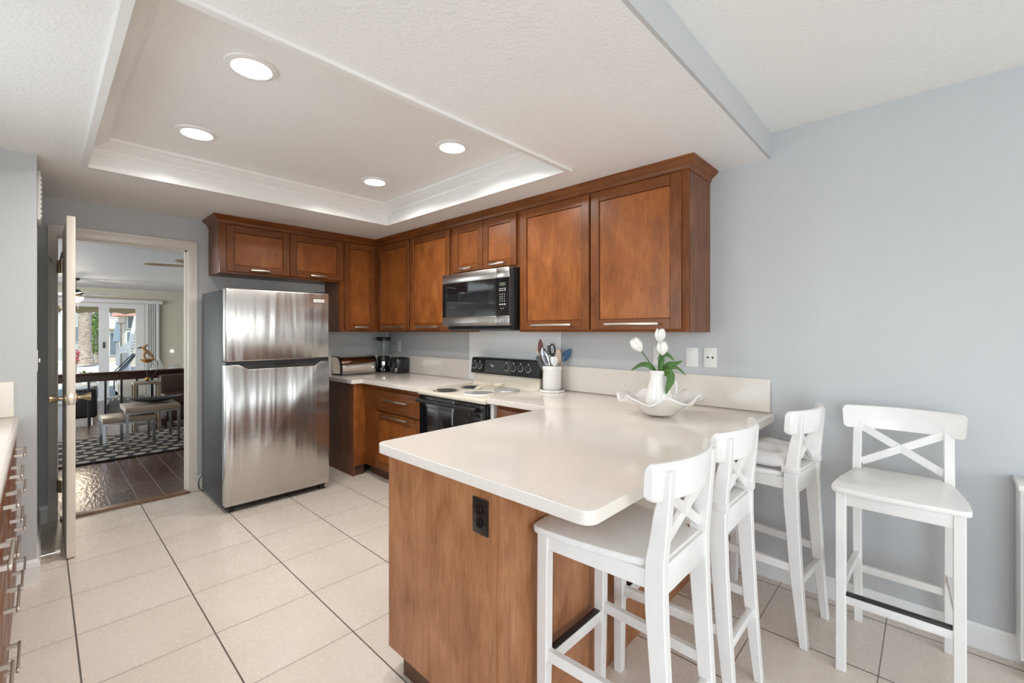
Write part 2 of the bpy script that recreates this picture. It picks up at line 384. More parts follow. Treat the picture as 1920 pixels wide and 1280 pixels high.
    def sweep(self, path, prof, closed=False):
        """profile of (offset to the right of travel, z) swept along a flat path with mitred corners"""
        n = len(path); P = [Vector(p) for p in path]; rings = []
        def nr(a, b): d = (b - a).normalized(); return Vector((d.y, -d.x))
        for i in range(n):
            if closed: n1, n2 = nr(P[i - 1], P[i]), nr(P[i], P[(i + 1) % n])
            else:
                n1 = nr(P[i - 1], P[i]) if i else nr(P[0], P[1]); n2 = nr(P[i], P[i + 1]) if i < n - 1 else n1
            m = (n1 + n2); m = m / max(.2, (1 + n1.dot(n2)))
            rings.append([self.v((P[i].x + m.x * o, P[i].y + m.y * o, z)) for o, z in prof])
        k = len(prof)
        for i in range(n if closed else n - 1):
            A, B = rings[i], rings[(i + 1) % n]
            for j in range(k): self.f([A[j], A[(j + 1) % k], B[(j + 1) % k], B[j]])
        if not closed: self.f(rings[0]); self.f(rings[-1][::-1])
        return self
    def grid(self, fn, nu, nv, wrap=False):
        vs = [[self.v(fn(i / nu, j / nv)) for j in range(nv + (0 if wrap else 1))] for i in range(nu + 1)]
        for i in range(nu):
            for j in range(nv):
                k = (j + 1) % nv if wrap else j + 1
                self.f([vs[i][j], vs[i + 1][j], vs[i + 1][k], vs[i][k]])
        return self
    def build(self, name, mat, parent=None, ang=35, origin=None):
        bm = self.bm
        bmesh.ops.recalc_face_normals(bm, faces=bm.faces)
        o0 = ORIGIN.get(parent.name, Vector()) if parent else (Vector(origin) if origin else Vector())
        if o0.length: bmesh.ops.translate(bm, verts=bm.verts, vec=-o0)
        me = bpy.data.meshes.new(name); bm.to_mesh(me); bm.free()
        for m in (mat if isinstance(mat, (list, tuple)) else [mat]): me.materials.append(M[m])
        me.shade_smooth(); me.set_sharp_from_angle(angle=math.radians(ang))
        o = bpy.data.objects.new(name, me); COL.objects.link(o)
        if parent: o.parent = parent; ORIGIN[o.name] = o0
        else: o.location = o0
        return o
def tag(o, label=None, cat=None, group=None, kind=None):
    for k, v in (('label', label), ('category', cat), ('group', group), ('kind', kind)):
        if v: o[k] = v
    return o
def thing(name, label, cat, loc=(0, 0, 0), group=None):
    o = bpy.data.objects.new(name, None); COL.objects.link(o); o.empty_display_size = .05
    o.location = loc; ORIGIN[o.name] = Vector(loc); return tag(o, label, cat, group)
def struct(mb, name, mat, **k): return tag(mb.build(name, mat, **k), kind='structure')
def copy_tree(o, parent=None):
    c = o.copy(); COL.objects.link(c)
    if parent: c.parent = parent
    for ch in list(o.children): copy_tree(ch, c)
    return c
def text(body, name, mat, parent, loc, rot, size, extrude=.0004):
    cu = bpy.data.curves.new(name, 'FONT'); cu.body = body; cu.size = size; cu.extrude = extrude; cu.align_x = 'CENTER'; cu.align_y = 'CENTER'
    tmp = bpy.data.objects.new('tmp', cu); COL.objects.link(tmp); bpy.context.view_layer.update()
    me = bpy.data.meshes.new_from_object(tmp.evaluated_get(bpy.context.evaluated_depsgraph_get())); bpy.data.objects.remove(tmp)
    me.name = name; me.materials.clear(); me.materials.append(M[mat]); o = bpy.data.objects.new(name, me); COL.objects.link(o); o.parent = parent
    o.location = Vector(loc) - ORIGIN[parent.name]; o.rotation_euler = rot; return o
_F = Vector((-math.sin(YAW), math.cos(YAW), 0)); _R = Vector((math.cos(YAW), math.sin(YAW), 0))
def at(px, py, x):
    """the point of the plane X = x that the photograph shows at that pixel"""
    d = _F + _R * ((px - 960) / FPX) + Vector((0, 0, (HORIZON - py) / FPX)); return CAM + d * ((x - CAM.x) / d.x)

# ================================================================== STRUCTURE
ZS, ZT, ZU = 2.325, 2.485, 2.465          # soffit, tray, dining ceiling
T = .12
struct(MB().box(-.01, 8.6, -5.8, .12, -.1, 0), 'floor', 'tile')
struct(MB().box(0, 8.6, 0, T, 0, 2.7), 'wall_back', 'wall')
w = MB().box(-T, 0, -1.905, .1, 0, 2.7).box(-T, 0, -3.6, -2.703, 0, 2.7).box(-T, 0, -2.703, -1.905, 2.07, 2.7)
w.box(-T, 0, .1, .12, 0, 2.7)
struct(w, 'wall_left', 'wall')
struct(MB().box(.0, 1.05, -3.6, -2.79, 0, ZS), 'wall_closet', 'wall')
struct(MB().box(1.05, 1.7, -3.62, -3.5, 0, 2.7).box(3.1, 3.94, -3.62, -3.5, 0, 2.7).box(1.7, 3.1, -3.62, -3.5, 0, 1.12).box(1.7, 3.1, -3.62, -3.5, 2.12, 2.7), 'wall_side', 'wall')
struct(MB().box(3.82, 3.94, -5.6, -3.62, 0, 2.7), 'wall_return', 'wall')
# south wall with slider opening x 4.7..7.3 z 0..2.15 ; east wall with window opening y -3.4..-.8 z .5..2.2
struct(MB().box(3.82, 4.7, -5.62, -5.5, 0, 2.7).box(7.3, 8.5, -5.62, -5.5, 0, 2.7).box(4.7, 7.3, -5.62, -5.5, 2.15, 2.7), 'wall_front', 'wall')
struct(MB().box(8.4, 8.52, -5.62, -3.4, 0, 2.7).box(8.4, 8.52, -.8, .12, 0, 2.7).box(8.4, 8.52, -3.4, -.8, 0, .5).box(8.4, 8.52, -3.4, -.8, 2.2, 2.7), 'wall_right', 'wall')
def window(name, horizontal, a0, a1, z0, z1, pos, splits):
    fr = MB()
    def bx(m, u0, u1, v0, v1, d0, d1):
        if horizontal: m.box(u0, u1, pos + d0, pos + d1, v0, v1)
        else: m.box(pos + d0, pos + d1, u0, u1, v0, v1)
    for s in (a0, a1 - .06): bx(fr, s, s + .06, z0, z1, -.03, .03)
    for s in (z0, z1 - .06): bx(fr, a0, a1, s, s + .06, -.03, .03)
    for k in range(1, splits):
        s = a0 + (a1 - a0) * k / splits; bx(fr, s - .035, s + .035, z0, z1, -.03, .03)
    o = struct(fr, name, 'vinyl')
    g = MB(); bx(g, a0 + .05, a1 - .05, z0 + .05, z1 - .05, -.003, .003); g.build('pane', 'glass', o)
    return o
window('window_1', True, 4.7, 7.3, .0, 2.15, -5.56, 2)
window('fill_window_5', True, 1.7, 3.1, 1.12, 2.12, -3.56, 2)  # added unseen window, lets fill light reach the range wall
window('window_2', False, -3.4, -.8, .5, 2.2, 8.46, 3)
# ceilings: dropped kitchen ceiling with tray, dining ceiling, beam face
TX0, TX1, TY0, TY1 = 1.048, 3.012, -2.59, -.645
c = MB().box(-.01, TX0, -3.6, .05, ZS, ZT).box(TX1, 3.935, -3.6, .05, ZS, ZT).box(TX0, TX1, -3.6, TY0, ZS, ZT).box(TX0, TX1, TY1, .05, ZS, ZT)
struct(c, 'ceiling', 'ceiling')
struct(MB().box(-.01, 3.95, -3.6, .05, ZT, ZT + .08), 'ceiling_tray', 'ceiling')
struct(MB().box(3.935, 3.95, -5.6, .02, ZS, ZT), 'wall_beam', 'wall')
struct(MB().box(3.95, 8.6, -5.7, .1, ZU, ZT + .08), 'ceiling_dining', 'ceiling_hi')
prof = [(-.032, ZS + .002), (-.032, ZS - .009), (-.028, ZS - .012), (.0, ZS - .012), (.001, ZS + .01), (.001, 2.402), (.008, 2.405), (.009, 2.412), (.02, 2.415), (.024, 2.426), (.036, 2.432), (.055, 2.444), (.07, 2.457), (.074, 2.464), (.084, 2.466), (.088, 2.473), (.09, ZT + .002), (-.01, ZT + .002), (-.01, ZS + .002)]
struct(MB().sweep([(TX0, TY0), (TX0, TY1), (TX1, TY1), (TX1, TY0)], prof, closed=True), 'trim_1', 'trim', ang=25)
struct(MB().box(-10.6, 10.3, -7.6, 1.2, 2.8, 2.9), 'roof', 'white_out')  # unseen slab, overhang added to keep sun out of the windows
# baseboards
def bb(path, name, h=.105, t=.014):
    p = [(0, 0), (t, 0), (t, h * .74), (t * .8, h * .78), (t * .8, h * .86), (t * .45, h * .95), (t * .3, h), (0, h)]
    struct(MB().sweep(path, p), name, 'trim', ang=25)
bb([(3.62, -.0), (8.4, -.0)], 'baseboard_back')
bb([(0, -1.853), (0, -.02)], 'baseboard_left', .125)
bb([(0, -2.79), (1.05, -2.79), (1.05, -2.9)][::-1], 'baseboard_closet', .13)
bb([(0, -2.785), (0, -2.742)], 'baseboard_hall', .125)
# door casing + jambs
k = MB(tfA(0))
def casing_prof(u0, u1, z0, z1): k.box(u0, u1, -.002, .016, z0, z1, .003)
k.box(-2.742, -2.693, -.002, .014, 0, 2.128, .003); k.box(-1.918, -1.854, -.002, .014, 0, 2.128, .003); k.box(-2.742, -1.854, -.002, .0145, 2.062, 2.128, .003)
k.box(-2.742, -2.725, .01, .021, 0, 2.128, .003); k.box(-1.871, -1.854, .01, .021, 0, 2.128, .003); k.box(-2.742, -1.854, .01, .0215, 2.111, 2.128, .003)
k.box(-2.71, -2.696, -T - .022, 0, 0, 2.07); k.box(-1.92, -1.9, -T - .022, 0, 0, 2.07); k.box(-2.71, -1.9, -T - .022, 0, 2.055, 2.075)
k.box(-2.696, -2.688, -.07, -.04, 0, 2.055); k.box(-1.932, -1.92, -.07, -.04, 0, 2.055); k.box(-2.696, -1.92, -.07, -.04, 2.043, 2.055)
struct(k, 'trim_2', 'casing')
struct(MB().box(-.06, .045, -2.68, -1.91, 0, .012, .005), 'trim_3', 'threshold')
# the open door
DX0, DX1, DY0, DY1 = .05, .845, -2.670, -2.632
d = MB().box(DX0, DX1, DY0, DY1, .012, 2.055, .002)
door = struct(d, 'door_1', 'doorp')
ORIGIN['door_1'] = Vector()
kx = DX1 - .07
for s, y in ((1, DY1), (-1, DY0)):
    MB().lathe([(0, 0), (.032, 0), (.032, .006), (.026, .011), (.011, .014), (.0105, .028), (.012, .034), (.019, .05), (.0255, .066), (.026, .07), (.0235, .073), (0, .074)], (kx, y, .96), 28, (0, s, 0)).build('knob', 'brass', door)
lp = MB().box(DX1 - .001, DX1 + .002, DY0 + .004, DY1 - .004, .925, .995, .001).build('latch_plate', 'nickel', door)
MB().cyl((DX1, (DY0 + DY1) / 2, .96), (DX1 + .004, (DY0 + DY1) / 2, .96), .009).build('latch', 'brass', lp)
for z in (.25, 1.83):
    h = MB().cyl((.024, -2.684, z - .045), (.024, -2.684, z + .045), .007, seg=12)
    h.prism([(-.035, -2.697), (.02, -2.697), (.02, -2.693), (-.035, -2.693)], 'z', z - .045, z + .045).prism([(.02, -2.697), (.028, -2.684), (.02, -2.684), (.014, -2.695)], 'z', z - .045, z + .045).prism([(.024, -2.686), (.052, -2.674), (.052, -2.668), (.024, -2.680)], 'z', z - .045, z + .045)
    h.build('hinge', 'brass', door)
MB().tube([(.1, DY0, 1.93), (.1, DY0 - .01, 1.87), (.1, DY0 - .03, 1.845), (.1, DY0 - .055, 1.86), (.1, DY0 - .062, 1.885)], [.005, .006, .006, .005, .004]).build('coat_hook', 'nickel', door)
# vent register and switches on the closet wall
v = thing('air_vent', 'white slatted air vent high on the side of the closet wall', 'vent', (.75, -2.79, 2.05))
MB().box(.6, .9, -2.79, -2.776, 2.0, 2.28, .003).build('vent_frame', 'plate', v)
s_ = MB()
for i in range(9): s_.box(.62, .88, -2.779, -2.771, 2.02 + i * .027, 2.035 + i * .027)
s_.build('louvers', 'plate', v)
sw = thing('light_switch', 'white switch plate on the closet wall edge beside the open door', 'switch', (.9, -2.79, 1.2))
MB().box(.83, .95, -2.79, -2.7865, 1.14, 1.26, .001).build('plate', 'plate', sw)
for x in (.86, .92): MB().box(x - .006, x + .006, -2.784, -2.777, 1.19, 1.21, .002).build('toggle', 'plate', sw)
ds = thing('door_stop', 'small white rubber-tipped door stop on the floor behind the open door', 'door stop', (.72, -2.775, .05))
MB().cyl((.8, -2.776, .05), (.8, -2.715, .05), .006).build('rod', 'chrome', ds); MB().cyl((.8, -2.715, .05), (.8, -2.695, .05), .011).build('tip', 'plate', ds)

# ================================================================== RECESSED LIGHTS
LZ = ZT
spots = [(2.493, -2.163, 'large recessed ceiling light nearest the camera at upper left'), (1.576, -2.172, 'recessed ceiling light at the left end of the tray, above the doorway side'),
         (2.478, -1.065, 'recessed ceiling light at the right of the tray, above the range'), (1.57, -1.065, 'recessed ceiling light farthest back in the corner of the tray')]
for x, y, lab in spots:
    r = thing('recessed_light', lab, 'ceiling light', (x, y, LZ), 'recessed lights in the tray ceiling')
    MB().lathe([(.070, 0), (.070, -.006), (.078, -.011), (.098, -.006), (.102, 0)], (x, y, LZ), 40).build('trim_ring', 'trim', r)
    MB().lathe([(0, -.004), (.072, -.004), (.072, .0), (0, 0)], (x, y, LZ), 40).build('lens', 'lens', r)
    light('lamp', 'AREA', (x, y, LZ - .02), 5.9, (1, .98, .945), (0, 0, 0), .14, shape='DISK').data.spread = math.radians(158)

# ================================================================== WALL CABINETS
def handle(parent, tf, uc, L, z, w0, h=.014, depth=.034, name='handle'):
    m = MB(tf); m.box(uc - L / 2, uc + L / 2, w0 + depth - .008, w0 + depth, z - h / 2, z + h / 2, .0015)
    for s in (-1, 1): m.box(uc + s * (L / 2 - .012) - .005, uc + s * (L / 2 - .012) + .005, w0, w0 + depth - .006, z - h / 2 + .001, z + h / 2 - .001)
    return m.build(name, 'nickel', parent)
def shaker(parent, tf, u0, u1, z0, z1, w0, stile=.058, name='door', hl=None, hz=None, huc=None):
    """shaker door: stiles and rails, recessed panel, bar pull"""
    t = .02; m = MB(tf)
    for a, b in ((u0, u0 + stile), (u1 - stile, u1)): m.box(a, b, w0, w0 + t, z0, z1, .0025, 1)
    m.mi = 1
    for a, b in ((z0, z0 + stile), (z1 - stile, z1)): m.box(u0 + stile, u1 - stile, w0, w0 + t - .0006, a, b, .0025, 1)
    o = m.build(name, ['frame', 'rail'], parent)
    MB(tf).box(u0 + stile + .0022, u1 - stile - .0022, w0 + .002, w0 + t - .008, z0 + stile + .0022, z1 - stile - .0022, .0015, 1).build('door_panel', 'panel', o)
    if hl: handle(o, tf, huc if huc is not None else (u0 + u1) / 2, hl, hz if hz else z0 + .03, w0 + t)
    return o
ZB, ZC = 1.36, 2.268     # cabinet bottom and top
G = 'stained wall cabinets under the soffit'
D = .33
c = thing('wall_cabinet', 'large two-door brown wall cabinet at the right end of the run', 'cabinet', (2.99, 0, ZB), G)
MB(tfB(0)).box(2.365, 3.60, 0, D - .02, ZB, ZC).box(2.365, 3.62, D - .02, D, ZB, ZC, .001).build('carcass', 'frame', c)
MB(tfB(0)).box(3.60, 3.622, 0, D - .018, ZB, ZC).build('side_panel', 'side', c)
shaker(c, tfB(0), 2.385, 2.985, 1.377, 2.252, D, .062, hl=.352, hz=1.409)
shaker(c, tfB(0), 2.998, 3.586, 1.377, 2.252, D, .062, hl=.352, hz=1.409)
c = thing('wall_cabinet', 'short two-door brown wall cabinet above the microwave', 'cabinet', (1.97, 0, 1.84), G)
MB(tfB(0)).box(1.585, 2.365, 0, D, 1.845, ZC, .001).build('carcass', 'frame', c)
shaker(c, tfB(0), 1.613, 1.974, 1.862, 2.252, D, .058, hl=.15, hz=1.886, huc=1.79)
shaker(c, tfB(0), 1.98, 2.345, 1.862, 2.252, D, .058, hl=.16, hz=1.886)
c = thing('wall_cabinet', 'single-door brown wall cabinet just left of the microwave', 'cabinet', (1.27, 0, ZB), G)
MB(tfB(0)).box(.95, 1.585, 0, D, ZB, ZC, .001).build('carcass', 'frame', c)
shaker(c, tfB(0), .961, 1.556, 1.377, 2.252, D, .06, hl=.34, hz=1.406)
c = thing('wall_cabinet', 'corner brown wall cabinet with one door on each side of the inner corner', 'cabinet', (.3, -.3, ZB), G)
MB().prism([(.002, -.002), (.95, -.002), (.95, -D), (D, -D), (D, -.745), (.002, -.745)], 'z', ZB, ZC).build('carcass', 'frame', c)
MB(tfA(0)).box(-.748, -.742, .001, D - .02, ZB, 1.85).build('side_panel', 'side', c)
shaker(c, tfB(0), .372, .938, 1.377, 2.252, D, .06, hl=.34, hz=1.409, huc=.68)
shaker(c, tfA(0), -.696, -.372, 1.377, 2.252, D, .055, hl=.15, hz=1.409)
c = thing('wall_cabinet', 'wide two-door brown wall cabinet above the refrigerator', 'cabinet', (0, -1.25, 1.85), G)
MB(tfA(0)).box(-1.768, -.745, .001, D, 1.85, ZC, .001).build('carcass', 'frame', c)
MB(tfA(0)).box(-1.771, -1.766, .001, D - .02, 1.85, ZC).build('side_panel', 'side', c)
shaker(c, tfA(0), -1.719, -1.222, 1.866, 2.252, D, .058, hl=.15, hz=1.888)
shaker(c, tfA(0), -1.217, -.721, 1.866, 2.252, D, .058, hl=.15, hz=1.888)
cp = [(-.004, 2.262), (.006, 2.262), (.009, 2.268), (.012, 2.276), (.013, 2.284), (.02, 2.29), (.032, 2.298), (.042, 2.308), (.046, 2.313), (.05, 2.315), (.05, ZS), (-.004, ZS)]
cr = MB().sweep([(.001, -1.768), (D, -1.768), (D, -D), (3.62, -D), (3.62, -.001)], cp).build('crown_molding', 'rail', ang=25)
tag(cr, 'brown crown molding running along the top of all wall cabinets', 'molding')

# ================================================================== MICROWAVE
mw = thing('microwave_oven', 'stainless over-the-range microwave hung under the short cabinet', 'microwave', (1.96, 0, 1.38))
t = tfB(0); X0, X1, XS = 1.588, 2.352, 2.208
MB(t).box(X0, X1, .022, .385, 1.385, 1.84, .003).build('case', 'blk', mw)
MB(t).box(X0 + .02, X1 - .02, .06, .40, 1.372, 1.386, .002).build('vent_underside', 'dark_grey', mw)
X0f, X1f = 1.552, 2.34
dm = MB(t).box(X0f, XS - .001, .386, .42, 1.765, 1.842, .004).box(X0f, XS - .001, .386, .42, 1.408, 1.482, .004).build('door', 'steel2', mw)
MB(t).box(X0f, XS - .002, .386, .417, 1.482, 1.765).build('door_glass', 'blk_gloss', dm)
MB(t).box(X0f + .07, XS - .09, .4165, .4178, 1.512, 1.735).build('window_screen', 'blk_glass', dm)
MB(t).box(X0f + .055, X0f + .058, .4165, .4178, 1.50, 1.75).build('door_edge_line', 'dark_grey', dm)
for a_, b_ in ((1.765, 1.842), (1.408, 1.482)): MB(t).box(XS + .001, X1f, .386, .42, a_, b_, .004).build('panel_trim', 'steel2', mw)
kp = MB(t).box(XS + .002, X1f, .386, .417, 1.482, 1.765).build('control_panel', 'blk_gloss', mw)
MB(t).box(2.24, 2.3, .4165, .418, 1.705, 1.73).build('display', 'display', kp)
def key(x0, x1, z0, z1): MB(t).box(x0, x1, .4165, .418, z0, z1).build('key', 'mark', kp)
for r_ in range(2):
    for q in range(3): key(2.237 + q * .025, 2.253 + q * .025, 1.668 + r_ * .014, 1.674 + r_ * .014)
for r_ in range(4):
    for q in range(3): key(2.243 + q * .022, 2.249 + q * .022, 1.588 + r_ * .017, 1.595 + r_ * .017)
for q in range(3): key(2.237 + q * .025, 2.253 + q * .025, 1.562, 1.572)
key(2.248, 2.262, 1.535, 1.538); key(2.27, 2.284, 1.535, 1.538)
MB(t).box(X1f, X1f + .005, .386, .417, 1.42, 1.83).build('door_side_edge', 'dark_grey', mw)

# ================================================================== REFRIGERATOR
fr = thing('refrigerator', 'stainless top-freezer refrigerator standing beside the doorway', 'refrigerator', (.45, -1.45, 0))
FY0, FY1, FX = -1.84, -1.056, .788
MB().box(.09, .70, FY0 + .004, FY1 - .004, .03, 1.682, .006).build('cabinet', 'fridge_side', fr)
MB().box(.70, .716, FY0 + .012, FY1 - .012, .05, 1.68).build('gasket', 'blk', fr)
MB().box(.716, FX, FY0, FY1, 1.134, 1.692, .012, 3).build('freezer_door', 'steel', fr)
zt = 1.112
notch = [(FY0, .055), (FY1, .055), (FY1, zt), (FY1 - .075, zt), (FY1 - .125, zt - .038), (FY0 + .16, zt - .038), (FY0 + .09, zt), (FY0, zt)]
lw_ = MB(); lw_.prism(notch, 'x', .735, FX, .006, 2); lw_.box(.716, .735, FY0, FY1, .055, zt)
fd = lw_.build('fresh_food_door', 'steel', fr)
MB().box(.72, .775, FY0 + .09, FY1 - .075, zt - .036, zt + .004).build('handle_recess', 'blk_gloss', fd)
MB().box(.70, FX - .004, FY0 + .004, FY1 - .004, zt + .002, 1.134).build('handle_strip', 'blk', fr)
MB().box(.68, .76, FY1 - .1, FY1 - .02, 1.69, 1.704, .003).build('hinge_cover', 'blk', fr)
for y in (FY0 + .05, FY1 - .05): MB().cyl((.73, y - .02, .024), (.73, y + .02, .024), .024).build('front_foot', 'blk', fr)
MB().box(.68, .735, FY0 + .01, FY1 - .01, .028, .056).build('toe_grille', 'blk', fr)
MB().box(.095, .16, FY0 + .03, FY1 - .03, .0, .032).build('rear_roller_bar', 'blk', fr)
bd = MB().box(FX - .001, FX + .003, FY1 - .135, FY1 - .045, 1.612, 1.637, .001).build('badge', 'plate', fr)
text('FRIGIDAIRE', 'badge_lettering', 'ink', bd, (FX + .0032, FY1 - .09, 1.6245), (PI / 2, 0, PI / 2), .014)
MB().tube([(.1, -1.835, .15), (.075, -1.85, .12), (.068, -1.856, .075), (.075, -1.852, .03), (.1, -1.83, .008)], .004).build('power_cord', 'blk', fr)

# ================================================================== BASE CABINETS + COUNTERS
CT, CB = .914, .876
BF = .645          # face frame of back run
GB = 'stained base cabinets'
c = thing('base_cabinet', 'brown base cabinet with dark end panel right of the refrigerator', 'cabinet', (.33, -.7, 0), GB)
MB().box(.02, .64, -.742, -.02, .1, CB - .001).build('carcass', 'frame', c)
MB().box(.02, .642, -.765, -.742, .0, CB - .001).build('end_panel', 'side', c)
MB().box(.64, .66, -.765, -BF - .001, .1, CB - .001, .001).build('filler_strip', 'panel', c)
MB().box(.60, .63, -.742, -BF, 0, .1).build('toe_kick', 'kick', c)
c = thing('base_cabinet', 'brown base cabinet with one drawer over a door, left of the range', 'cabinet', (1.1, -.3, 0), GB)
tb = tfB(0)
MB(tb).box(.66, 1.595, .02, BF, .1, CB - .001).build('carcass', 'frame', c)
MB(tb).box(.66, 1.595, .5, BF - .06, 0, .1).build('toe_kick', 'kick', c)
m = MB(tb); m.mi = 1; m.box(.867, 1.575, BF, BF + .02, .648, .83, .004)
dr = m.build('drawer', ['frame', 'rail'], c); MB(tb).box(.915, 1.527, BF + .0185, BF + .0215, .69, .79, .002).build('drawer_panel', 'rail', dr)
handle(dr, tb, 1.23, .37, .757, BF + .02, depth=.036)
shaker(c, tb, .867, 1.575, .115, .632, BF, .062, hl=.37, hz=.612, huc=1.235)
c = thing('base_cabinet', 'brown base cabinet between the range and the peninsula', 'cabinet', (2.7, -.3, 0), GB)
MB(tb).box(2.445, 2.945, .02, BF, .1, CB - .001).build('carcass', 'frame', c)
MB(tb).box(2.445, 2.945, .5, BF - .06, 0, .1).build('toe_kick', 'kick', c)
m = MB(tb); m.mi = 1; m.box(2.46, 2.93, BF, BF + .02, .70, .845, .004); m.build('drawer', ['frame', 'rail'], c)
shaker(c, tb, 2.46, 2.93, .115, .688, BF, .06)
MB(tb).box(2.408, 2.438, .5, BF + .03, .05, .868, .002).build('range_filler', 'plate', c)
PX0, PX1, PY0 = 3.0, 3.634, -1.815
c = thing('peninsula_cabinet', 'brown peninsula base with plain end panel under the breakfast counter', 'cabinet', (3.3, -1, 0))
MB().box(PX0, PX1 - .02, PY0 + .018, -.02, .1, CB - .001).build('carcass', 'frame', c)
MB().box(PX0, PX1 - .035, PY0, PY0 + .018, .1, CB - .001).build('end_panel', 'veneer', c)
MB().box(PX1 - .037, PX1 - .015, PY0 - .004, PY0 + .03, .0, CB - .001, .002).box(PX1 - .016, PX1 + .004, PY0 - .002, PY0 + .032, .0, CB - .001, .002).build('corner_trim', 'veneer', c)
MB().box(PX1 - .02, PX1 - .002, PY0 + .03, -.022, .0, CB - .001).build('side_panel', 'veneer', c)
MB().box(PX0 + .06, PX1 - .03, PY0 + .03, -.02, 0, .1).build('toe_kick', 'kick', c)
for yy in (-1.53, -1.0): shaker(c, lambda u, w, z: (PX0 - w, u, z), yy - .26, yy + .26, .115, .86, 0, .06, hl=.3, hz=.82)
o = thing('power_outlet', 'dark bronze duplex outlet on the end panel of the peninsula', 'outlet', (3.545, PY0, .776))
MB(tfB(PY0)).box(3.509, 3.581, 0, .005, .719, .834, .002).build('plate', 'bronze', o)
for z in (.757, .797):
    so = MB().cyl((3.545, PY0 - .004, z), (3.545, PY0 - .0075, z), .0165, seg=24).build('socket', 'blk_gloss', o)
    MB(tfB(PY0)).box(3.5375, 3.5395, .007, .008, z - .002, z + .008).box(3.5505, 3.5525, .007, .008, z - .002, z + .008).build('slots', 'slot', so)

def slab(pts, name, label, rad=.0186, fillet={}):
    """counter slab: outline with rounded plan corners and a rolled edge"""
    out = []
    n = len(pts)
    for i, p in enumerate(pts):
        r = fillet.get(i, 0)
        if not r: out.append(p); continue
        p = Vector(p); a = (Vector(pts[i - 1]) - p).normalized(); b = (Vector(pts[(i + 1) % n]) - p).normalized()
        for s in range(7):
            q = s / 6; P0, P2 = p + a * r, p + b * r
            out.append(tuple(P0 * (1 - q) ** 2 + p * (2 * q * (1 - q)) + P2 * q * q))
    m = MB(); m.prism(out, 'z', CB, CT, rad, 7)
    return tag(m.build(name, 'quartz', ang=50), label, 'countertop', 'speckled quartz countertops')
slab([(.003, -.003), (1.606, -.003), (1.606, -.705), (.695, -.705), (.695, -.80), (.003, -.80)], 'countertop', 'cream speckled countertop corner piece left of the range', fillet={3: .02, 4: .03})
slab([(2.405, -.003), (3.975, -.003), (3.975, -1.845), (2.948, -1.845), (2.948, -.705), (2.405, -.705)], 'countertop', 'large cream speckled countertop forming the peninsula breakfast bar', fillet={1: .05, 2: .045, 3: .045, 4: .02})
def splash(x0, x1, z1, label, mat='quartz', y=.0):
    return tag(MB(tfB(0)).box(x0, x1, .001, .02, CT + .0005, z1, .003, 1).build('backsplash', mat), label, 'backsplash')
sp_l = MB(tfB(0)).box(.022, 1.44, .001, .02, CT + .0005, 1.1, .003, 1); sp_l.box(.001, .022, .001, .8, CT + .0005, 1.1, .003, 1)
tag(sp_l.build('backsplash', 'quartz'), 'low cream backsplash strip in the corner behind bread box and blender', 'backsplash')
splash(1.442, 2.504, 1.372, 'tall glossy white backsplash panel behind the range', 'white_gl')
splash(2.506, 3.946, 1.1, 'low cream backsplash strip behind the tulip vase')

# outlets and plates on the back wall
def plate(x, z, label, kind):
    o = thing('power_outlet' if kind == 'duplex' else 'wall_plate', label, 'outlet' if kind == 'duplex' else 'wall plate', (x, 0, z))
    MB(tfB(0)).box(x - .038, x + .038, .0005, .006, z - .06, z + .06, .002).build('plate', 'plate', o)
    if kind == 'duplex':
        for dz in (-.02, .02):
            so = MB().cyl((x, -.005, z + dz), (x, -.0085, z + dz), .0165, seg=24).build('socket', 'plate', o)
            MB(tfB(0)).box(x - .0075, x - .005, .008, .009, z + dz - .002, z + dz + .008).box(x + .005, x + .0075, .008, .009, z + dz - .002, z + dz + .008).box(x - .002, x + .002, .008, .009, z + dz - .011, z + dz - .007).build('slots', 'slot', so)
    elif kind == 'jack':
        for dx in (-.014, .014): MB().cyl((x + dx, -.005, z), (x + dx, -.0075, z), .006, seg=16).build('jack', 'slot', o)
    if kind != 'duplex':
        for dz in (-.042, .042): MB().cyl((x, -.005, z + dz), (x, -.0068, z + dz), .003, seg=12).build('screw', 'nickel', o)
    return o
plate(.222, 1.2, 'white duplex outlet behind the blender above the backsplash', 'duplex')
plate(3.297, 1.205, 'white duplex outlet partly hidden behind the white tulips', 'duplex')
plate(3.514, 1.206, 'blank white cover plate right of the tulips', 'blank')
plate(3.624, 1.207, 'white wall plate with two dark jacks, farthest right above the backsplash', 'jack')

# ================================================================== RANGE
rg = thing('electric_range', 'cream and black electric coil range set between the counters', 'stove', (2, -.35, 0))
RX0, RX1 = 1.617, 2.400
MB(tb).box(RX0, RX1, .03, .66, .06, .868, .004).build('body', 'cream', rg)
MB(tb).box(RX0 + .03, RX1 - .03, .1, .6, 0, .06).build('base', 'blk', rg)
MB(tb).box(RX0 - .004, RX1 + .003, .05, .722, .866, .902, .011, 3).build('cooktop', 'cream', rg)
od = MB(tb).box(RX0 + .004, RX1 - .004, .66, .705, .22, .86, .008).build('oven_door', 'blk_gloss', rg)
MB(tb).box(RX0 + .05, RX1 - .05, .7045, .7075, .28, .77, .001).build('oven_window', 'blk_glass', od)
vt = MB(tb)
for i in range(14): vt.box(RX0 + .06 + i * .047, RX0 + .10 + i * .047, .7045, .708, .846, .851)
vt.build('vent_slots', 'dark_grey', od)
hb = MB(tb).box(RX0 + .012, RX1 - .075, .725, .752, .808, .838, .011, 3)
hb.box(RX0 + .012, RX0 + .04, .70, .74, .808, .838, .004).box(RX1 - .105, RX1 - .075, .70, .74, .808, .838, .004)
hb.build('oven_handle', 'blk', od)
tr = MB(tb).box(RX1 - .06, RX1 - .004, .705, .712, .25, .858, .002).build('door_end_trim', 'blk', od)
sc = MB()
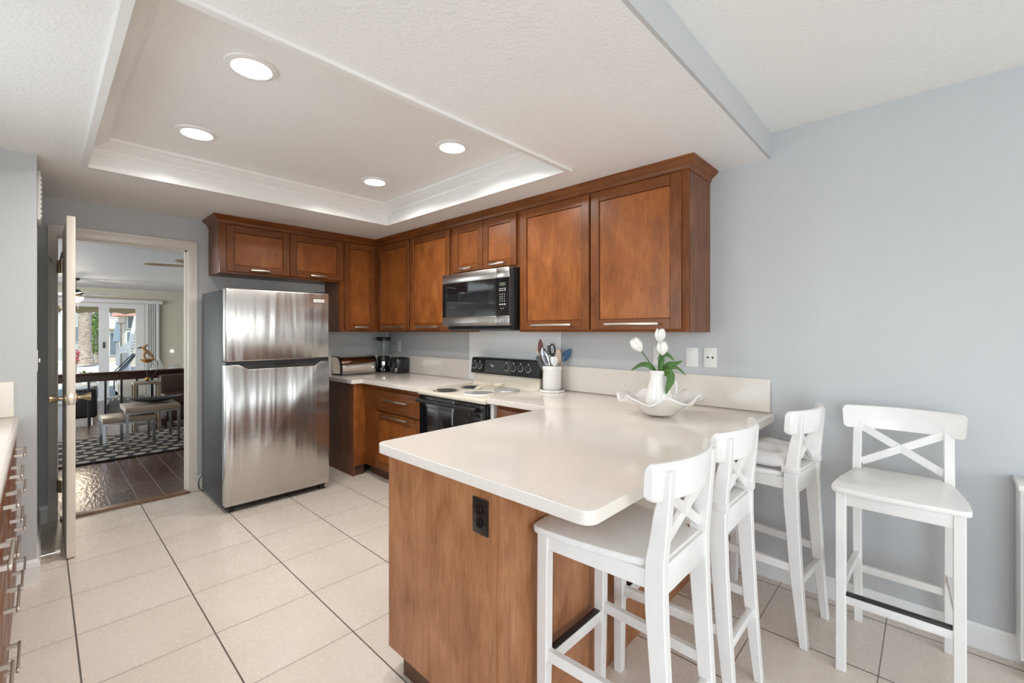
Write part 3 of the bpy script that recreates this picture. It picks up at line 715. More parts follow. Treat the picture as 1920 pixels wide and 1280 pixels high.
for z in (.845, .8, .76, .72): sc.cyl((RX1 - .032, -.711, z), (RX1 - .032, -.7145, z), .004, seg=10)
sc.build('trim_screws', 'chrome', tr)
MB(tb).box(RX0 + .01, RX1 - .01, .66, .70, .07, .205, .006).build('storage_drawer', 'blk', rg)
rs = MB(); rs.prism([(-.04, .898), (-.14, .898), (-.122, .915), (-.112, .94), (-.108, 1.003), (-.04, 1.003)], 'x', RX0 - .004, RX1 - .022, .003, 1)
rs.build('riser', 'cream', rg)
MB(tb).box(RX0 + .01, RX1 - .004, .032, .085, .9, 1.0, .002).build('back_column', 'blk', rg)
cpn = MB(); cpn.prism([(-.03, .998), (-.137, .998), (-.142, 1.006), (-.128, 1.126), (-.118, 1.136), (-.05, 1.136), (-.03, 1.1)], 'x', RX0 - .012, RX1 - .002, .004, 2)
cpo = cpn.build('control_panel', 'blk', rg)
MB().prism([(-.1385, 1.012), (-.142, 1.012), (-.1305, 1.118), (-.127, 1.118)], 'x', RX0 + .165, RX0 + .475, .0008, 1).build('panel_insert', 'dark_grey', cpo)
def on_panel(x, z): return (x, -.1425 + (z - 1.012) * .117, z)
ky = 1.066
for x in (1.647, 1.713, 2.038, 2.116, 2.196, 2.278):
    p = on_panel(x, ky)
    kn = MB().lathe([(0, .016), (.014, .016), (.017, .013), (.018, .003), (.021, .0), (0, -.001)], p, 24, (0, -1, .117)).box(x - .004, x + .004, p[1] - .026, p[1] - .012, ky - .017, ky + .017, .002).build('knob', 'dark_grey', cpo)
    dl = MB()
    for i in range(22):
        a = 2 * PI * i / 22
        if i % 4 == 0 or .6 < (a % (2 * PI)) < 5.2:
            q = on_panel(x + .027 * math.cos(a + PI / 2), ky + .027 * math.sin(a + PI / 2)); dl.box(q[0] - .002, q[0] + .002, q[1] - .0014, q[1] + .001, q[2] - .002, q[2] + .002)
    q = on_panel(x, ky + .038); dl.box(q[0] - .009, q[0] + .009, q[1] - .0012, q[1] + .001, q[2] - .0022, q[2] + .0022)
    dl.build('dial_marks', 'plate', kn)
lg = MB()
p0 = on_panel(1.872, 1.073)
lg.tube([(p0[0] - .02, p0[1] - .001, p0[2] + .012), (p0[0] - .008, p0[1] - .001, p0[2] + .004), (p0[0] - .001, p0[1] - .001, p0[2] - .008), (p0[0] + .012, p0[1] - .001, p0[2] - .001), (p0[0] + .022, p0[1] - .001, p0[2] - .002)], [.0012, .004, .005, .003, .001], 8)
lg.build('logo_mark', 'plate', cpo)
def burner(x, y, r):
    b = MB().lathe([(.0, .895), (r * .5, .893), (r * .92, .9), (r, .9045), (r * 1.06, .9035), (r * 1.06, .9005)], (x, y, 0), 36).build('drip_pan', 'blk_gloss', rg)
    pts = []
    for i in range(110):
        a = i / 110 * 2 * PI * 3.6; rr = r * (.2 + .68 * i / 110); pts.append((x + rr * math.cos(a), y + rr * math.sin(a), .9055))
    MB().tube(pts, .0034, 6).build('coil', 'dark_grey', b)
burner(1.835, -.6, .098); burner(1.83, -.34, .085)
for x, y, r, lab in ((2.16, -.555, .118, 'front'), (2.19, -.285, .1, 'rear')):
    b = thing('burner_cover', 'round grey burner cover on the %s right burner of the range' % lab, 'burner cover', (x, y, .92), 'burner covers')
    MB().lathe([(r * 1.0, .9025), (r * 1.03, .9045), (r * 1.02, .911), (r * .98, .914), (r * .955, .9125), (r * .95, .912)], (x, y, 0), 40).build('rim', 'ceramic' if lab == 'front' else 'cover', b)
    MB().lathe([(r * .96, .9125), (r * .5, .9135), (0, .914)], (x, y, 0), 40).build('top', 'cover', b)
# spoon rest
sr = thing('spoon_rest', 'cream ceramic spoon rest lying on the back of the cooktop', 'spoon rest', (2.05, -.36, .903))
def spoon(u, v):
    # bowl centred at (2.12,-.3) growing into a handle towards (1.95,-.40)
    a = 2 * PI * v; r = u
    x, y = .058 * math.cos(a) * r, .045 * math.sin(a) * r
    z = .906 + .028 * r ** 3
    return (2.02 + x * .9 - y * .25, -.215 + y + x * .3, z)
m = MB().grid(spoon, 8, 28, True)
sb = m.build('bowl', 'cream', sr); s0 = sb.modifiers.new('thick', 'SOLIDIFY'); s0.thickness = .005
MB().tube([(1.995, -.245, .928), (1.985, -.30, .932), (1.982, -.35, .93), (1.98, -.40, .92), (1.98, -.425, .912)], [.016, .013, .014, .018, .014], 10, flat=.45).build('handle', 'cream', sr)

# ================================================================== COUNTER OBJECTS
bbx = thing('bread_box', 'polished steel roll-top bread box with black end caps beside the refrigerator', 'bread box', (.13, -.48, CT))
def d_prof(s=0.0, z0=.004):
    pts = [(.03 + s, CT + z0 + s), (.225 - s, CT + z0 + s), (.232 - s, CT + .04)]
    for i in range(9):
        a = i / 8 * PI / 2; pts.append((.13 + (.1 - s) * math.cos(a), CT + .085 + (.108 - s) * math.sin(a)))
    pts.append((.03 + s, CT + .193 - s)); return pts
MB().prism(d_prof(.004), 'y', -.665, -.295).build('roll_top', 'mirror', bbx, ang=40)
for a, b in ((-.687, -.665), (-.295, -.273)):
    e = MB().prism(d_prof(), 'y', a, b, .003, 1).build('end_cap', 'blk_gloss', bbx)
MB().prism(d_prof(.012), 'y', -.6885, -.686).build('end_plate', 'mirror', bbx)
MB().cyl((.05, -.689, CT + .03), (.05, -.692, CT + .03), .006).build('rivet', 'blk', bbx)
MB().cyl((.205, -.48, CT + .175), (.215, -.48, CT + .178), .01).build('pull_knob', 'blk', bbx)
bl = thing('blender', 'blender with glass jar and black lid in the counter corner', 'blender', (.17, -.16, CT))
bx, by = .17, -.165
MB().lathe([(0, CT), (.073, CT), (.077, CT + .012), (.07, CT + .05), (.062, CT + .075), (0, CT + .075)], (bx, by, 0), 32).build('base', 'blk_gloss', bl)
MB().lathe([(.0635, CT + .072), (.0645, CT + .08), (.0645, CT + .118), (.063, CT + .124), (0, CT + .124)], (bx, by, 0), 32).build('chrome_band', 'chrome', bl)
MB().lathe([(.063, CT + .122), (.068, CT + .13), (.066, CT + .16), (.055, CT + .18), (0, CT + .18)], (bx, by, 0), 32).build('jar_collar', 'blk', bl)
ds_ = (bx + .73 * .0, by)
kb = MB().lathe([(0, .02), (.012, .02), (.015, .008), (.015, 0)], (bx + .05, by - .048, CT + .04), 20, (.72, -.69, 0)).build('speed_dial', 'chrome', bl)
jr = MB().lathe([(.05, CT + .178), (.056, CT + .2), (.066, CT + .26), (.074, CT + .345), (.0755, CT + .352), (.0715, CT + .352), (.063, CT + .26), (.052, CT + .2), (.046, CT + .182), (0, CT + .182)], (bx, by, 0), 36).build('jar', 'jar', bl)
MB().tube([(bx + .05, by + .045, CT + .335), (bx + .075, by + .068, CT + .325), (bx + .088, by + .078, CT + .285), (bx + .08, by + .072, CT + .235), (bx + .045, by + .042, CT + .205)], .007, 8).build('jar_handle', 'jar', jr)
MB().cyl((bx + .012, by - .06, CT + .2), (bx + .014, by - .068, CT + .33), .012, .012, 12).build('pour_rib', 'jar', jr)
MB().lathe([(0, CT + .386), (.074, CT + .386), (.082, CT + .378), (.082, CT + .37), (.07, CT + .366), (.067, CT + .345), (0, CT + .345)], (bx, by, 0), 32).build('lid', 'blk', bl)
to = thing('toaster', 'black toaster with glossy end beside the blender in the corner', 'toaster', (.39, -.11, CT))
MB().box(.322, .478, -.188, -.03, CT + .008, CT + .172, .018, 4).build('body', 'blk_gloss', to)
MB().box(.335, .47, -.19, -.186, CT + .02, CT + .16, .002).build('front_panel', 'blk', to)
MB().cyl((.365, -.19, CT + .05), (.365, -.203, CT + .05), .014).build('browning_dial', 'chrome', to)
MB().box(.34, .375, -.205, -.188, CT + .11, CT + .12, .002).build('lever', 'blk', to)
MB().box(.355, .375, -.17, -.05, CT + .1715, CT + .1735).box(.415, .435, -.17, -.05, CT + .1715, CT + .1735).build('bread_slots', 'slot', to)
MB().box(.44, .476, -.192, -.187, CT + .02, CT + .06, .002).build('control_plate', 'chrome', to)
ft = MB()
for x in (.34, .46):
    for y in (-.17, -.05): ft.cyl((x, y, CT), (x, y, CT + .01), .01, seg=10)
ft.build('feet', 'blk', to)
# trivet, crock, utensils
tx, ty = 2.52, -.14
tv = thing('trivet', 'white octagonal trivet with dark patterned rim under the utensil crock', 'trivet', (tx, ty, CT))
oc = [(tx + .1 * math.cos(PI / 8 + i * PI / 4), ty + .1 * math.sin(PI / 8 + i * PI / 4)) for i in range(8)]
MB().prism(oc, 'z', CT + .0005, CT + .016, .003, 2).build('tile', 'ceramic', tv)
MB().lathe([(.078, CT + .0162), (.08, CT + .0175), (.094, CT + .0175), (.094, CT + .0162)], (tx, ty, 0), 8).build('rim_pattern', 'pattern', tv)
CZ = CT + .018
ck = thing('utensil_crock', 'tall white ceramic crock full of cooking utensils', 'crock', (tx, ty, CZ))
MB().lathe([(0, CZ), (.066, CZ), (.07, CZ + .006), (.07, CZ + .14), (.074, CZ + .148), (.075, CZ + .17), (.072, CZ + .175), (.067, CZ + .172), (.064, CZ + .14), (.064, CZ + .01), (0, CZ + .01)], (tx, ty, 0), 44).build('crock_body', 'ceramic', ck)
def spline(pts, n=12):
    pts = [Vector(p) for p in pts]; out = []
    P = [pts[0]] + pts + [pts[-1]]
    for i in range(len(pts) - 1):
        for k_ in range(n):
            t_ = k_ / n; p0, p1, p2, p3 = P[i:i + 4]
            out.append(.5 * ((2 * p1) + (p2 - p0) * t_ + (2 * p0 - 5 * p1 + 4 * p2 - p3) * t_ ** 2 + (3 * p1 - p0 - 3 * p2 + p3) * t_ ** 3))
    return out + [pts[-1]]
RV = Vector((.729, .685, 0)); FV = Vector((-.685, .729, 0)); CP = Vector((tx, ty, CZ))
def ut(px, z, f=0): return CP + RV * px + FV * f + Vector((0, 0, z))
GU = 'cooking utensils in the crock'
def blade_pts(c, ax, wide, L, n=12):
    return c, ax, wide, L
def paddle(m, p, q, widths, thick, face=None):
    """flat blade from p to q with half-widths along it, facing the camera side"""
    p, q = Vector(p), Vector(q); t = (q - p).normalized(); side = t.cross(FV).normalized(); nrm = side.cross(t)
    widths = [v_.x for v_ in spline([(w_, 0, 0) for w_ in widths], 4)]; n = len(widths)
    rings = []
    for i, w_ in enumerate(widths):
        c_ = p.lerp(q, i / (n - 1))
        rings.append([m.v(c_ + side * (w_ * math.cos(a)) + nrm * (thick * math.sin(a))) for a in [k * PI / 5 for k in range(10)]])
    for a, b in zip(rings, rings[1:]):
        for k_ in range(10): m.f([a[k_], a[(k_ + 1) % 10], b[(k_ + 1) % 10], b[k_]])
    m.f(rings[0]); m.f(rings[-1][::-1]); return m
u = thing('spatula', 'maroon pointed silicone spatula standing tallest in the crock', 'utensil', tuple(ut(-.02, .014)), GU)
MB().tube([ut(-.02, .014, .03), ut(-.085, .26, .03)], .006).build('handle', 'utw', u)
paddle(MB(), ut(-.083, .25, .03), ut(-.086, .375, .03), [.006, .013, .018, .0195, .018, .013, .004], .004).build('blade', 'maroon', u)
u = tag(MB().tube([ut(-.0, .014, .0), ut(-.06, .2, .0), ut(-.126, .315, .0)], [.006, .006, .007], origin_ := 8).build('wooden_spoon', 'utw', origin=ut(0, .014)), 'thin pale wooden stick leaning out left of the maroon spatula', 'utensil', GU)
u = thing('slotted_turner', 'curved steel slotted turner leaning left in the crock', 'utensil', tuple(ut(.01, .014)), GU)
hd_ = paddle(MB(), ut(-.024, .15, -.03), ut(-.078, .3, -.03), [.012, .021, .027, .028, .025, .012], .004).build('head', 'steelleg', u)
m = MB()
for off in (-.011, 0, .011): m.bar(ut(-.04 + off, .195, -.0345), ut(-.062 + off, .255, -.0345), .005, .001, up=FV)
m.build('slots', 'slot', hd_); MB().tube([ut(.01, .014, -.02), ut(-.024, .155, -.03)], .005).build('handle', 'chrome', u)
u = thing('steel_spoon', 'curved steel serving spoon beside the slotted turner', 'utensil', tuple(ut(.0, .014)), GU)
MB().tube([ut(.01, .014, .01), ut(-.005, .17, .0), ut(-.03, .24, -.0), ut(-.06, .295, .0), ut(-.075, .312, .0)], [.005, .005, .009, .012, .006], 8, flat=.5).build('spoon_body', 'chrome', u)
u = thing('pasta_server', 'black toothed pasta server at the top of the crock', 'utensil', tuple(ut(.01, .014)), GU)
paddle(MB(), ut(.005, .245, .02), ut(-.0, .34, .02), [.01, .02, .025, .026, .022, .008], .005).build('head', 'blk', u)
m = MB()
for z in (.262, .28, .298, .316): m.tube([ut(-.02, z, .015), ut(-.034, z + .004, -.0), ut(-.036, z + .012, -.008)], [.005, .004, .002], 6)
m.build('teeth', 'blk', u)
MB().tube([ut(.003, .27, .013), ut(-.004, .325, .013)], .003, 6).tube([ut(.013, .27, .013), ut(.007, .325, .013)], .003, 6).build('slots', 'plate', u)
MB().tube([ut(.01, .014, .02), ut(.006, .25, .02)], .006).build('handle', 'blk', u)
u = thing('spatula', 'short white flat spatula in front of the pasta server', 'utensil', tuple(ut(.02, .014)), GU)
paddle(MB(), ut(.014, .175, -.045), ut(.01, .245, -.045), [.012, .022, .026, .026, .02], .004).build('blade', 'ceramic', u); MB().tube([ut(.02, .014, -.04), ut(.014, .18, -.045)], .005).build('handle', 'ceramic', u)
u = thing('wooden_spoon', 'pale wooden spoon with broad flat head at the right in the crock', 'utensil', tuple(ut(.03, .014)), GU)
paddle(MB(), ut(.044, .17, .0), ut(.05, .295, .0), [.007, .012, .019, .022, .021, .012], .006).build('head', 'utw', u); MB().tube([ut(.035, .014, 0), ut(.044, .18, 0)], .006).build('handle', 'utw', u)
u = thing('whisk', 'small wire whisk between the wooden spoon and blue spatula', 'utensil', tuple(ut(.03, .014)), GU)
m = MB()
for kk in range(4):
    a = kk * PI / 4; dx, dy = .016 * math.cos(a), .016 * math.sin(a); c0 = ut(.062, .18, .02)
    ax = (RV * .25 + Vector((0, 0, 1))).normalized(); L = .075
    m.tube([c0, c0 + ax * L * .5 + RV * dx + FV * dy, c0 + ax * L * .85 + RV * dx * .9 + FV * dy * .9, c0 + ax * L, c0 + ax * L * .85 - RV * dx * .9 - FV * dy * .9, c0 + ax * L * .5 - RV * dx - FV * dy, c0], .0012, 5)
m.build('wires', 'chrome', u); MB().tube([ut(.03, .014, .02), ut(.062, .182, .02)], .005).build('handle', 'chrome', u)
u = thing('spatula', 'blue silicone spatula leaning far right out of the crock', 'utensil', tuple(ut(.03, .014)), GU)
paddle(MB(), ut(.078, .2, .03), ut(.145, .3, .03), [.008, .02, .027, .027, .02, .006], .005).build('blade', 'blue', u); MB().tube([ut(.03, .014, .03), ut(.08, .205, .03)], .006).build('handle', 'utw', u)
u = tag(MB().box(-.016, .016, -.006, .006, 0, .14, .002).build('knife_sheath', 'dark_grey'), 'dark grey flat handle sticking out at the left of the crock', 'utensil', GU)
u.location = ut(-.052, .12, -.012); u.rotation_euler = (0, math.radians(-25), math.radians(43))

# bowl, pitcher and tulips
BC = Vector((3.525, -.492, CT))
def ruffle(u, v):
    a = 2 * PI * v; r = u * .212
    if u < .38: r = u / .38 * .082; z = .002 + .006 * (u / .38) ** 2
    else:
        q = (u - .38) / .62; r = .082 + .128 * q; z = .008 + .088 * q ** .8 + .02 * q ** 2.5 * math.sin(6 * a + .6) + .006 * q ** 4 * math.sin(11 * a)
        r += .012 * q ** 2 * math.sin(6 * a - .9)
    return BC + Vector((r * math.cos(a), r * math.sin(a), z + .004))
bo = MB().grid(ruffle, 18, 112, True).build('ruffled_bowl', 'ceramic', origin=BC, ang=60)
md = bo.modifiers.new('thick', 'SOLIDIFY'); md.thickness = .007; md.offset = 0
tag(bo, 'white ceramic bowl with a wavy ruffled rim on the peninsula', 'bowl')
VZ = CT + .014
va = thing('pitcher_vase', 'white ceramic pitcher holding tulips, standing in the ruffled bowl', 'vase', (BC.x, BC.y, VZ))
MB().lathe([(0, VZ), (.05, VZ), (.066, VZ + .02), (.072, VZ + .055), (.068, VZ + .095), (.054, VZ + .15), (.044, VZ + .185), (.044, VZ + .21), (.05, VZ + .228), (.046, VZ + .228), (.038, VZ + .19), (.044, VZ + .15), (.055, VZ + .1), (.055, VZ + .05), (.04, VZ + .02), (0, VZ + .016)], (BC.x, BC.y, 0), 44).build('body', 'ceramic', va, ang=60)
hR = Vector((.8, .5, 0)).normalized()
MB().tube([BC + hR * r + Vector((0, 0, z)) for r, z in ((.044, .205), (.07, .206), (.088, .175), (.088, .125), (.068, .09))], .0075, 10).build('handle', 'ceramic', va)
def leafblade(m, pts, wid, nrm=None):
    pts = [Vector(p) for p in pts]; n = len(pts); rows = []
    for i, p in enumerate(pts):
        t = (pts[min(i + 1, n - 1)] - pts[max(i - 1, 0)]).normalized()
        s = t.cross(nrm if nrm is not None else FV)
        s = s.normalized() if s.length > .01 else RV
        f_ = t.cross(s).normalized()
        w_ = wid[i]
        rows.append([m.v(p + s * (w_ * k_) + f_ * (.25 * w_ * abs(k_))) for k_ in (-1, -.5, 0, .5, 1)])
    for a, b in zip(rows, rows[1:]):
        for k_ in range(4): m.f([a[k_], a[k_ + 1], b[k_ + 1], b[k_]])
    return m
def B(r, z, f=0): return BC + RV * r + FV * f + Vector((0, 0, z))
def tulip(label, base, top, axis, h, r, leaves, openness=.8):
    t_ = thing('tulip', label, 'flower', tuple(base), 'white tulips in the pitcher')
    pts = spline([base, B(-.016 if top.dot(RV) < BC.dot(RV) - .05 else .004, .22), top], 8)
    MB().tube(pts, .0034, 8).build('stem', 'stem', t_)
    axis = Vector(axis).normalized(); side = axis.cross(Vector((0, 0, 1)) if abs(axis.z) < .9 else Vector((1, 0, 0))).normalized(); oth = axis.cross(side)
    for k_ in range(6):
        a0 = k_ * PI / 3; inner = k_ % 2
        def pet(u, v):
            q = u; a = a0 + (v - .5) * 2.1 * (1 - q ** 6 * .55)
            rr = r * (math.sin(min(1, q * 1.25) * PI * .56)) ** .8 * (1 - (.42 if not inner else .55) * q ** 2.5) * (1 if not inner else .92)
            return top + axis * (h * q * (1 if not inner else .95)) + (side * math.cos(a) + oth * math.sin(a)) * rr
        pe = MB().grid(pet, 9, 6).build('petal', 'petal', t_, ang=70)
        sm = pe.modifiers.new('thick', 'SOLIDIFY'); sm.thickness = .0016
    for pts_, wid in leaves:
        sp_ = spline(pts_, 6); n = len(sp_)
        ws = [wid * (1.95 * (.04 + i / (n - 1)) ** .65 * (1 - i / (n - 1)) ** .95 + .012) for i in range(n)]
        lf = leafblade(MB(), sp_, ws).build('leaf', 'leaf', t_, ang=70)
        lm = lf.modifiers.new('thick', 'SOLIDIFY'); lm.thickness = .0012
    return t_
NB = .09
tulip('white tulip drooping out to the left of the pitcher', B(-.008, NB), B(-.092, .343), (-.35, -.3, .62), .082, .035,
      [([B(-.01, .2), B(-.045, .262), B(-.095, .272), B(-.15, .24)], .02)])
tulip('tallest white tulip, in front of the outlet', B(.004, NB, .01), B(.012, .388, .02), (.05, .05, 1), .078, .033,
      [([B(.012, .2, .01), B(.012, .31, .005), B(.045, .325, .0), B(.085, .292, -.0)], .02), ([B(.01, .22, .02), B(.05, .265, .02), B(.095, .275, .02), B(.135, .29, .02)], .022)])
tulip('lower white tulip in the middle of the bunch', B(.004, NB, -.012), B(.01, .322, -.03), (.05, -.12, 1), .074, .033,
      [([B(.005, .22, -.03), B(.03, .235, -.06), B(.038, .2, -.07), B(.022, .16, -.075), B(.012, .122, -.075)], .03), ([B(.01, .22, -.02), B(.05, .255, -.03), B(.09, .255, -.03), B(.135, .215, -.03)], .013),
       ([B(.0, .21, -.03), B(.002, .265, -.035), B(.02, .315, -.04)], .014)])

# ================================================================== BAR STOOLS
def make_stool():
    r = thing('bar_stool', 'white', 'stool', (0, 0, 0))
    # local frame: x across, -y forward (front legs), z up
    post = [(.246, 0), (.237, .115), (.224, .324), (.213, .534), (.209, .658), (.209, .742), (.217, .833), (.226, .943), (.229, 1.0),
            (.207, 1.0), (.196, .943), (.178, .874), (.163, .787), (.156, .755), (.152, .687), (.154, .612), (.179, .307), (.197, .152), (.216, 0)]
    for s in (-1, 1):
        x0, x1 = sorted((s * .1685, s * .136))
        MB().prism(post, 'x', x0, x1, .003, 1).build('back_post', 'stool', r)
        a, b = sorted((s * .186, s * .152))
        MB().prism([(-.212, 0), (-.18, 0), (-.172, .35), (-.168, .72), (-.21, .72), (-.212, .35)], 'x', a, b, .003, 1).build('front_leg', 'stool', r)
        # side apron and side stretcher
        MB().bar((s * .168, -.175, .694), (s * .152, .165, .694), .02, .05).build('side_apron', 'stool', r)
        MB().bar((s * .17, -.18, .331), (s * .154, .185, .331), .02, .034).build('side_stretcher', 'stool', r)
    # seat: bowed front, curved sides, narrow tongue between the posts
    out = []
    for i in range(13):
        q = -1 + 2 * i / 12; out.append((q * .175, -.226 - .01 * (1 - q * q)))
    side = [(.188, -.222), (.197, -.213), (.201, -.2), (.201, -.17), (.197, -.1), (.189, -.03), (.178, .04), (.167, .1), (.157, .138), (.142, .15), (.133, .153), (.133, .19)]
    out = out + side + [(-x, y) for x, y in reversed(side)]
    MB().prism(out, 'z', .719, .741, .006, 3).build('seat', 'stool', r, ang=50)
    MB().box(-.155, .155, -.206, -.184, .668, .72, .002).build('front_apron', 'stool', r)
    MB().box(-.14, .14, .18, .2, .652, .735, .002).build('back_apron', 'stool', r)
    fs = MB().box(-.155, .155, -.207, -.182, .275, .315, .002).build('front_stretcher', 'stool', r)
    MB().box(-.152, .152, -.2095, -.184, .308, .3175, .0015).build('foot_strip', 'rubber', fs)
    MB().box(-.14, .14, .193, .215, .25, .281, .002).build('back_stretcher', 'stool', r)
    # curved top rail standing in front of the posts
    def yc(x): return .238 - .056 * (abs(x) / .207) ** 2.0
    m = MB(); n = 24; rings = []
    ends = [.018 * (1 - math.cos(k_ * PI / 12)) for k_ in range(7)]
    xs_ = [-.207 + q for q in ends] + [-.189 + .378 * k_ / 18 for k_ in range(1, 18)] + [.207 - q for q in reversed(ends)]
    for x in xs_:
        y = yc(x); e = min(1, (.207 - abs(x)) / .018); rr_ = .018 * (1 - math.sqrt(max(0, 1 - (1 - e) ** 2)))
        zt_, zb_ = 1.02 - rr_, .916 + rr_
        xs = x * 1.0
        def P(dy, z): return (xs * (1 - .03 * (1.02 - z) / .1), y + dy + .004 * (z - .97) / .05, z)
        rings.append([m.v(p) for p in (P(-.011, zb_ + .004), P(-.011, zt_ - .006), P(-.006, zt_), P(.006, zt_), P(.011, zt_ - .006), P(.011, zb_ + .004), P(.006, zb_), P(-.006, zb_))])
    for a, b in zip(rings, rings[1:]):
        for k_ in range(8): m.f([a[k_], a[(k_ + 1) % 8], b[(k_ + 1) % 8], b[k_]])
    m.f(rings[0]); m.f(rings[-1][::-1]); m.build('top_rail', 'stool', r, ang=45)
    for s, dy in ((-1, 0), (1, .0)):
        MB().bar((s * -.137, .181, .768), (s * .137, .207, .925), .012, .031, up=(0, 0, 1)).build('cross_brace', 'stool', r)
    return r
st0 = make_stool()
GS = 'white bar stools'
stools = [((3.871, -1.49), -90, 'white bar stool nearest the camera at the peninsula, its seat bare'), ((3.871, -1.007), -90, 'middle white bar stool at the peninsula, with a white cushion'),
          ((3.981, -.347), -96, 'far white cushioned bar stool at the peninsula, next to the wall'), ((4.496, -.363), 0, 'white bar stool facing the camera with its back against the grey wall')]
for i, (p, a, lab) in enumerate(stools):
    o = st0 if i == 0 else copy_tree(st0)
    o.location = (p[0], p[1], 0); o.rotation_euler = (0, 0, math.radians(a)); tag(o, lab, 'stool', GS)
def make_cushion():
    r = thing('seat_cushion', 'c', 'cushion', (0, 0, 0))
    tufts = [(-.075, -.075), (.075, -.075), (-.075, .075), (.075, .075)]
    def prof(u, v):
        def se(a): return max(0, 1 - abs(a) ** 5) ** .5
        return se(u) * se(v)
    m = MB(); N = 30; top, bot = [], []
    def xy(u, v):
        k_ = 1 - .07 * (u * u) * (v * v); return (u * .185 * k_ * (1 - .05 * v), v * .178 * k_ - .01)
    for i in range(N + 1):
        ra, rb = [], []
        for j in range(N + 1):
            u, v = math.sin((-1 + 2 * i / N) * PI / 2), math.sin((-1 + 2 * j / N) * PI / 2); x, y = xy(u, v); q = prof(u, v)
            dip = sum(math.exp(-((x - a) ** 2 + (y - b) ** 2) / .0014) for a, b in tufts)
            cre = .006 * math.sin(x * 40 + 3 * math.sin(y * 25)) * q * (1 - abs(u) ** 3)
            ra.append(m.v((x, y, .744 + .03 + q * (.05 - .036 * min(1, dip)) + cre * .6))); rb.append(m.v((x, y, .744 + .028 - .027 * q)))
        top.append(ra); bot.append(rb)
    for i in range(N):
        for j in range(N):
            m.f([top[i][j], top[i + 1][j], top[i + 1][j + 1], top[i][j + 1]]); m.f([bot[i][j], bot[i][j + 1], bot[i + 1][j + 1], bot[i + 1][j]])
    for i in range(N):
        m.f([top[i][0], bot[i][0], bot[i + 1][0], top[i + 1][0]]); m.f([top[i][N], top[i + 1][N], bot[i + 1][N], bot[i][N]])
        m.f([top[0][i], top[0][i + 1], bot[0][i + 1], bot[0][i]]); m.f([top[N][i], bot[N][i], bot[N][i + 1], top[N][i + 1]])
    m.build('pad', 'cushion', r, ang=80)
    for s in (-1, 1):
        a, b = sorted((s * .171, s * .1325))
        t_ = MB().box(a, b, .146, .214, .742, .772, .003); t_.build('tie_strap', 'cushion', r)
    return r
cu = make_cushion()
for i, (k_, lab) in enumerate(((1, 'white tufted cushion tied onto the middle bar stool'), (2, 'white tufted cushion tied onto the far bar stool by the wall'))):
    o = cu if i == 0 else copy_tree(cu)
    p, a, _ = stools[k_]; o.location = (p[0], p[1], 0); o.rotation_euler = (0, 0, math.radians(a)); tag(o, lab, 'cushion', 'white stool cushions')

# white cabinet at the right edge
cb_ = thing('console_cabinet', 'white shallow console cabinet against the grey wall at the right edge', 'cabinet', (5.3, -.1, .08))
MB(tfB(0)).box(4.847, 5.75, .016, .165, .085, .745, .002).build('body', 'trim', cb_)
MB(tfB(0)).box(4.84, 5.757, .003, .178, .745, .768, .003).build('top', 'trim', cb_)
MB(tfB(0)).box(4.855, 5.295, .165, .178, .095, .738, .003).box(5.305, 5.742, .165, .178, .095, .738, .003).build('doors_front', 'trim', cb_)
for x in (4.89, 5.7): MB(tfB(0)).box(x - .02, x + .02, .03, .15, 0, .085, .002).build('leg', 'trim', cb_)

# ================================================================== LEFT COUNTER RUN
tl = lambda u, w, z: (u, -3.5 + w, z)
LX0, LX1, LF = 1.054, 3.2, .62
cl = thing('drawer_cabinet', 'brown bank of drawers with steel bar handles at the left edge', 'cabinet', (2.1, -3.2, 0))
MB(tl).box(LX0, LX1, .002, LF, .1, CB - .001).build('carcass', 'frame', cl)
MB(tl).box(LX0, LX1, .3, LF - .06, 0, .1).build('toe_kick', 'kick', cl)
cols = [(1.2, 1.62), (1.64, 2.06), (2.08, 2.5), (2.52, 3.18)]
rows = [[(.70, .845), (.53, .685), (.34, .515), (.115, .325)], [(.70, .845), (.50, .685), (.115, .485)], [(.70, .845), (.53, .685), (.34, .515), (.115, .325)], [(.70, .845), (.115, .685)]]
for (a, b), rws in zip(cols, rows):
    for z0, z1 in rws:
        m = MB(tl); m.mi = 1; m.box(a, b, LF, LF + .02, z0, z1, .004)
        dd = m.build('drawer', ['frame', 'rail'], cl); handle(dd, tl, (a + b) / 2, .2, z0 + (z1 - z0) * .6, LF + .02, .014, .036)
tag(MB(tl).box(1.0515, 3.25, .002, .648, CB, CT, .014, 4).build('countertop', 'quartz', ang=50), 'cream speckled countertop at the left edge above the drawers', 'countertop', 'speckled quartz countertops')
tag(MB().box(1.0515, 1.07, -3.48, -2.872, CT + .0005, 1.1, .003, 1).build('backsplash', 'quartz'), 'short cream side splash where the left counter meets the closet wall', 'backsplash')

# ================================================================== LIVING ROOM
RXF = -10.3; LZC = 2.44; SUNK = -.35; STEP = -4.27
struct(MB().box(STEP, -.01, -6.2, -.02, -.1, 0), 'floor_living', 'planks')
struct(MB().box(RXF - .1, STEP, -6.2, -.02, SUNK - .1, SUNK), 'floor_sunken', 'planks')
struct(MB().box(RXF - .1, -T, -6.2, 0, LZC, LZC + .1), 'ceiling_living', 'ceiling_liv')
struct(MB().box(RXF - .1, -T, -.1, .02, SUNK, LZC), 'wall_living_right', 'taupe')
struct(MB().box(RXF - .1, -8.8, -6.3, -6.2, SUNK, LZC).box(-2.2, -T, -6.3, -6.2, SUNK, LZC).box(-8.8, -2.2, -6.3, -6.2, SUNK, .1).box(-8.8, -2.2, -6.3, -6.2, 2.15, LZC), 'wall_living_left', 'taupe')
window('window_4', True, -8.8, -2.2, .1, 2.15, -6.23, 4)  # unseen side window, widened to brighten the sunken lounge
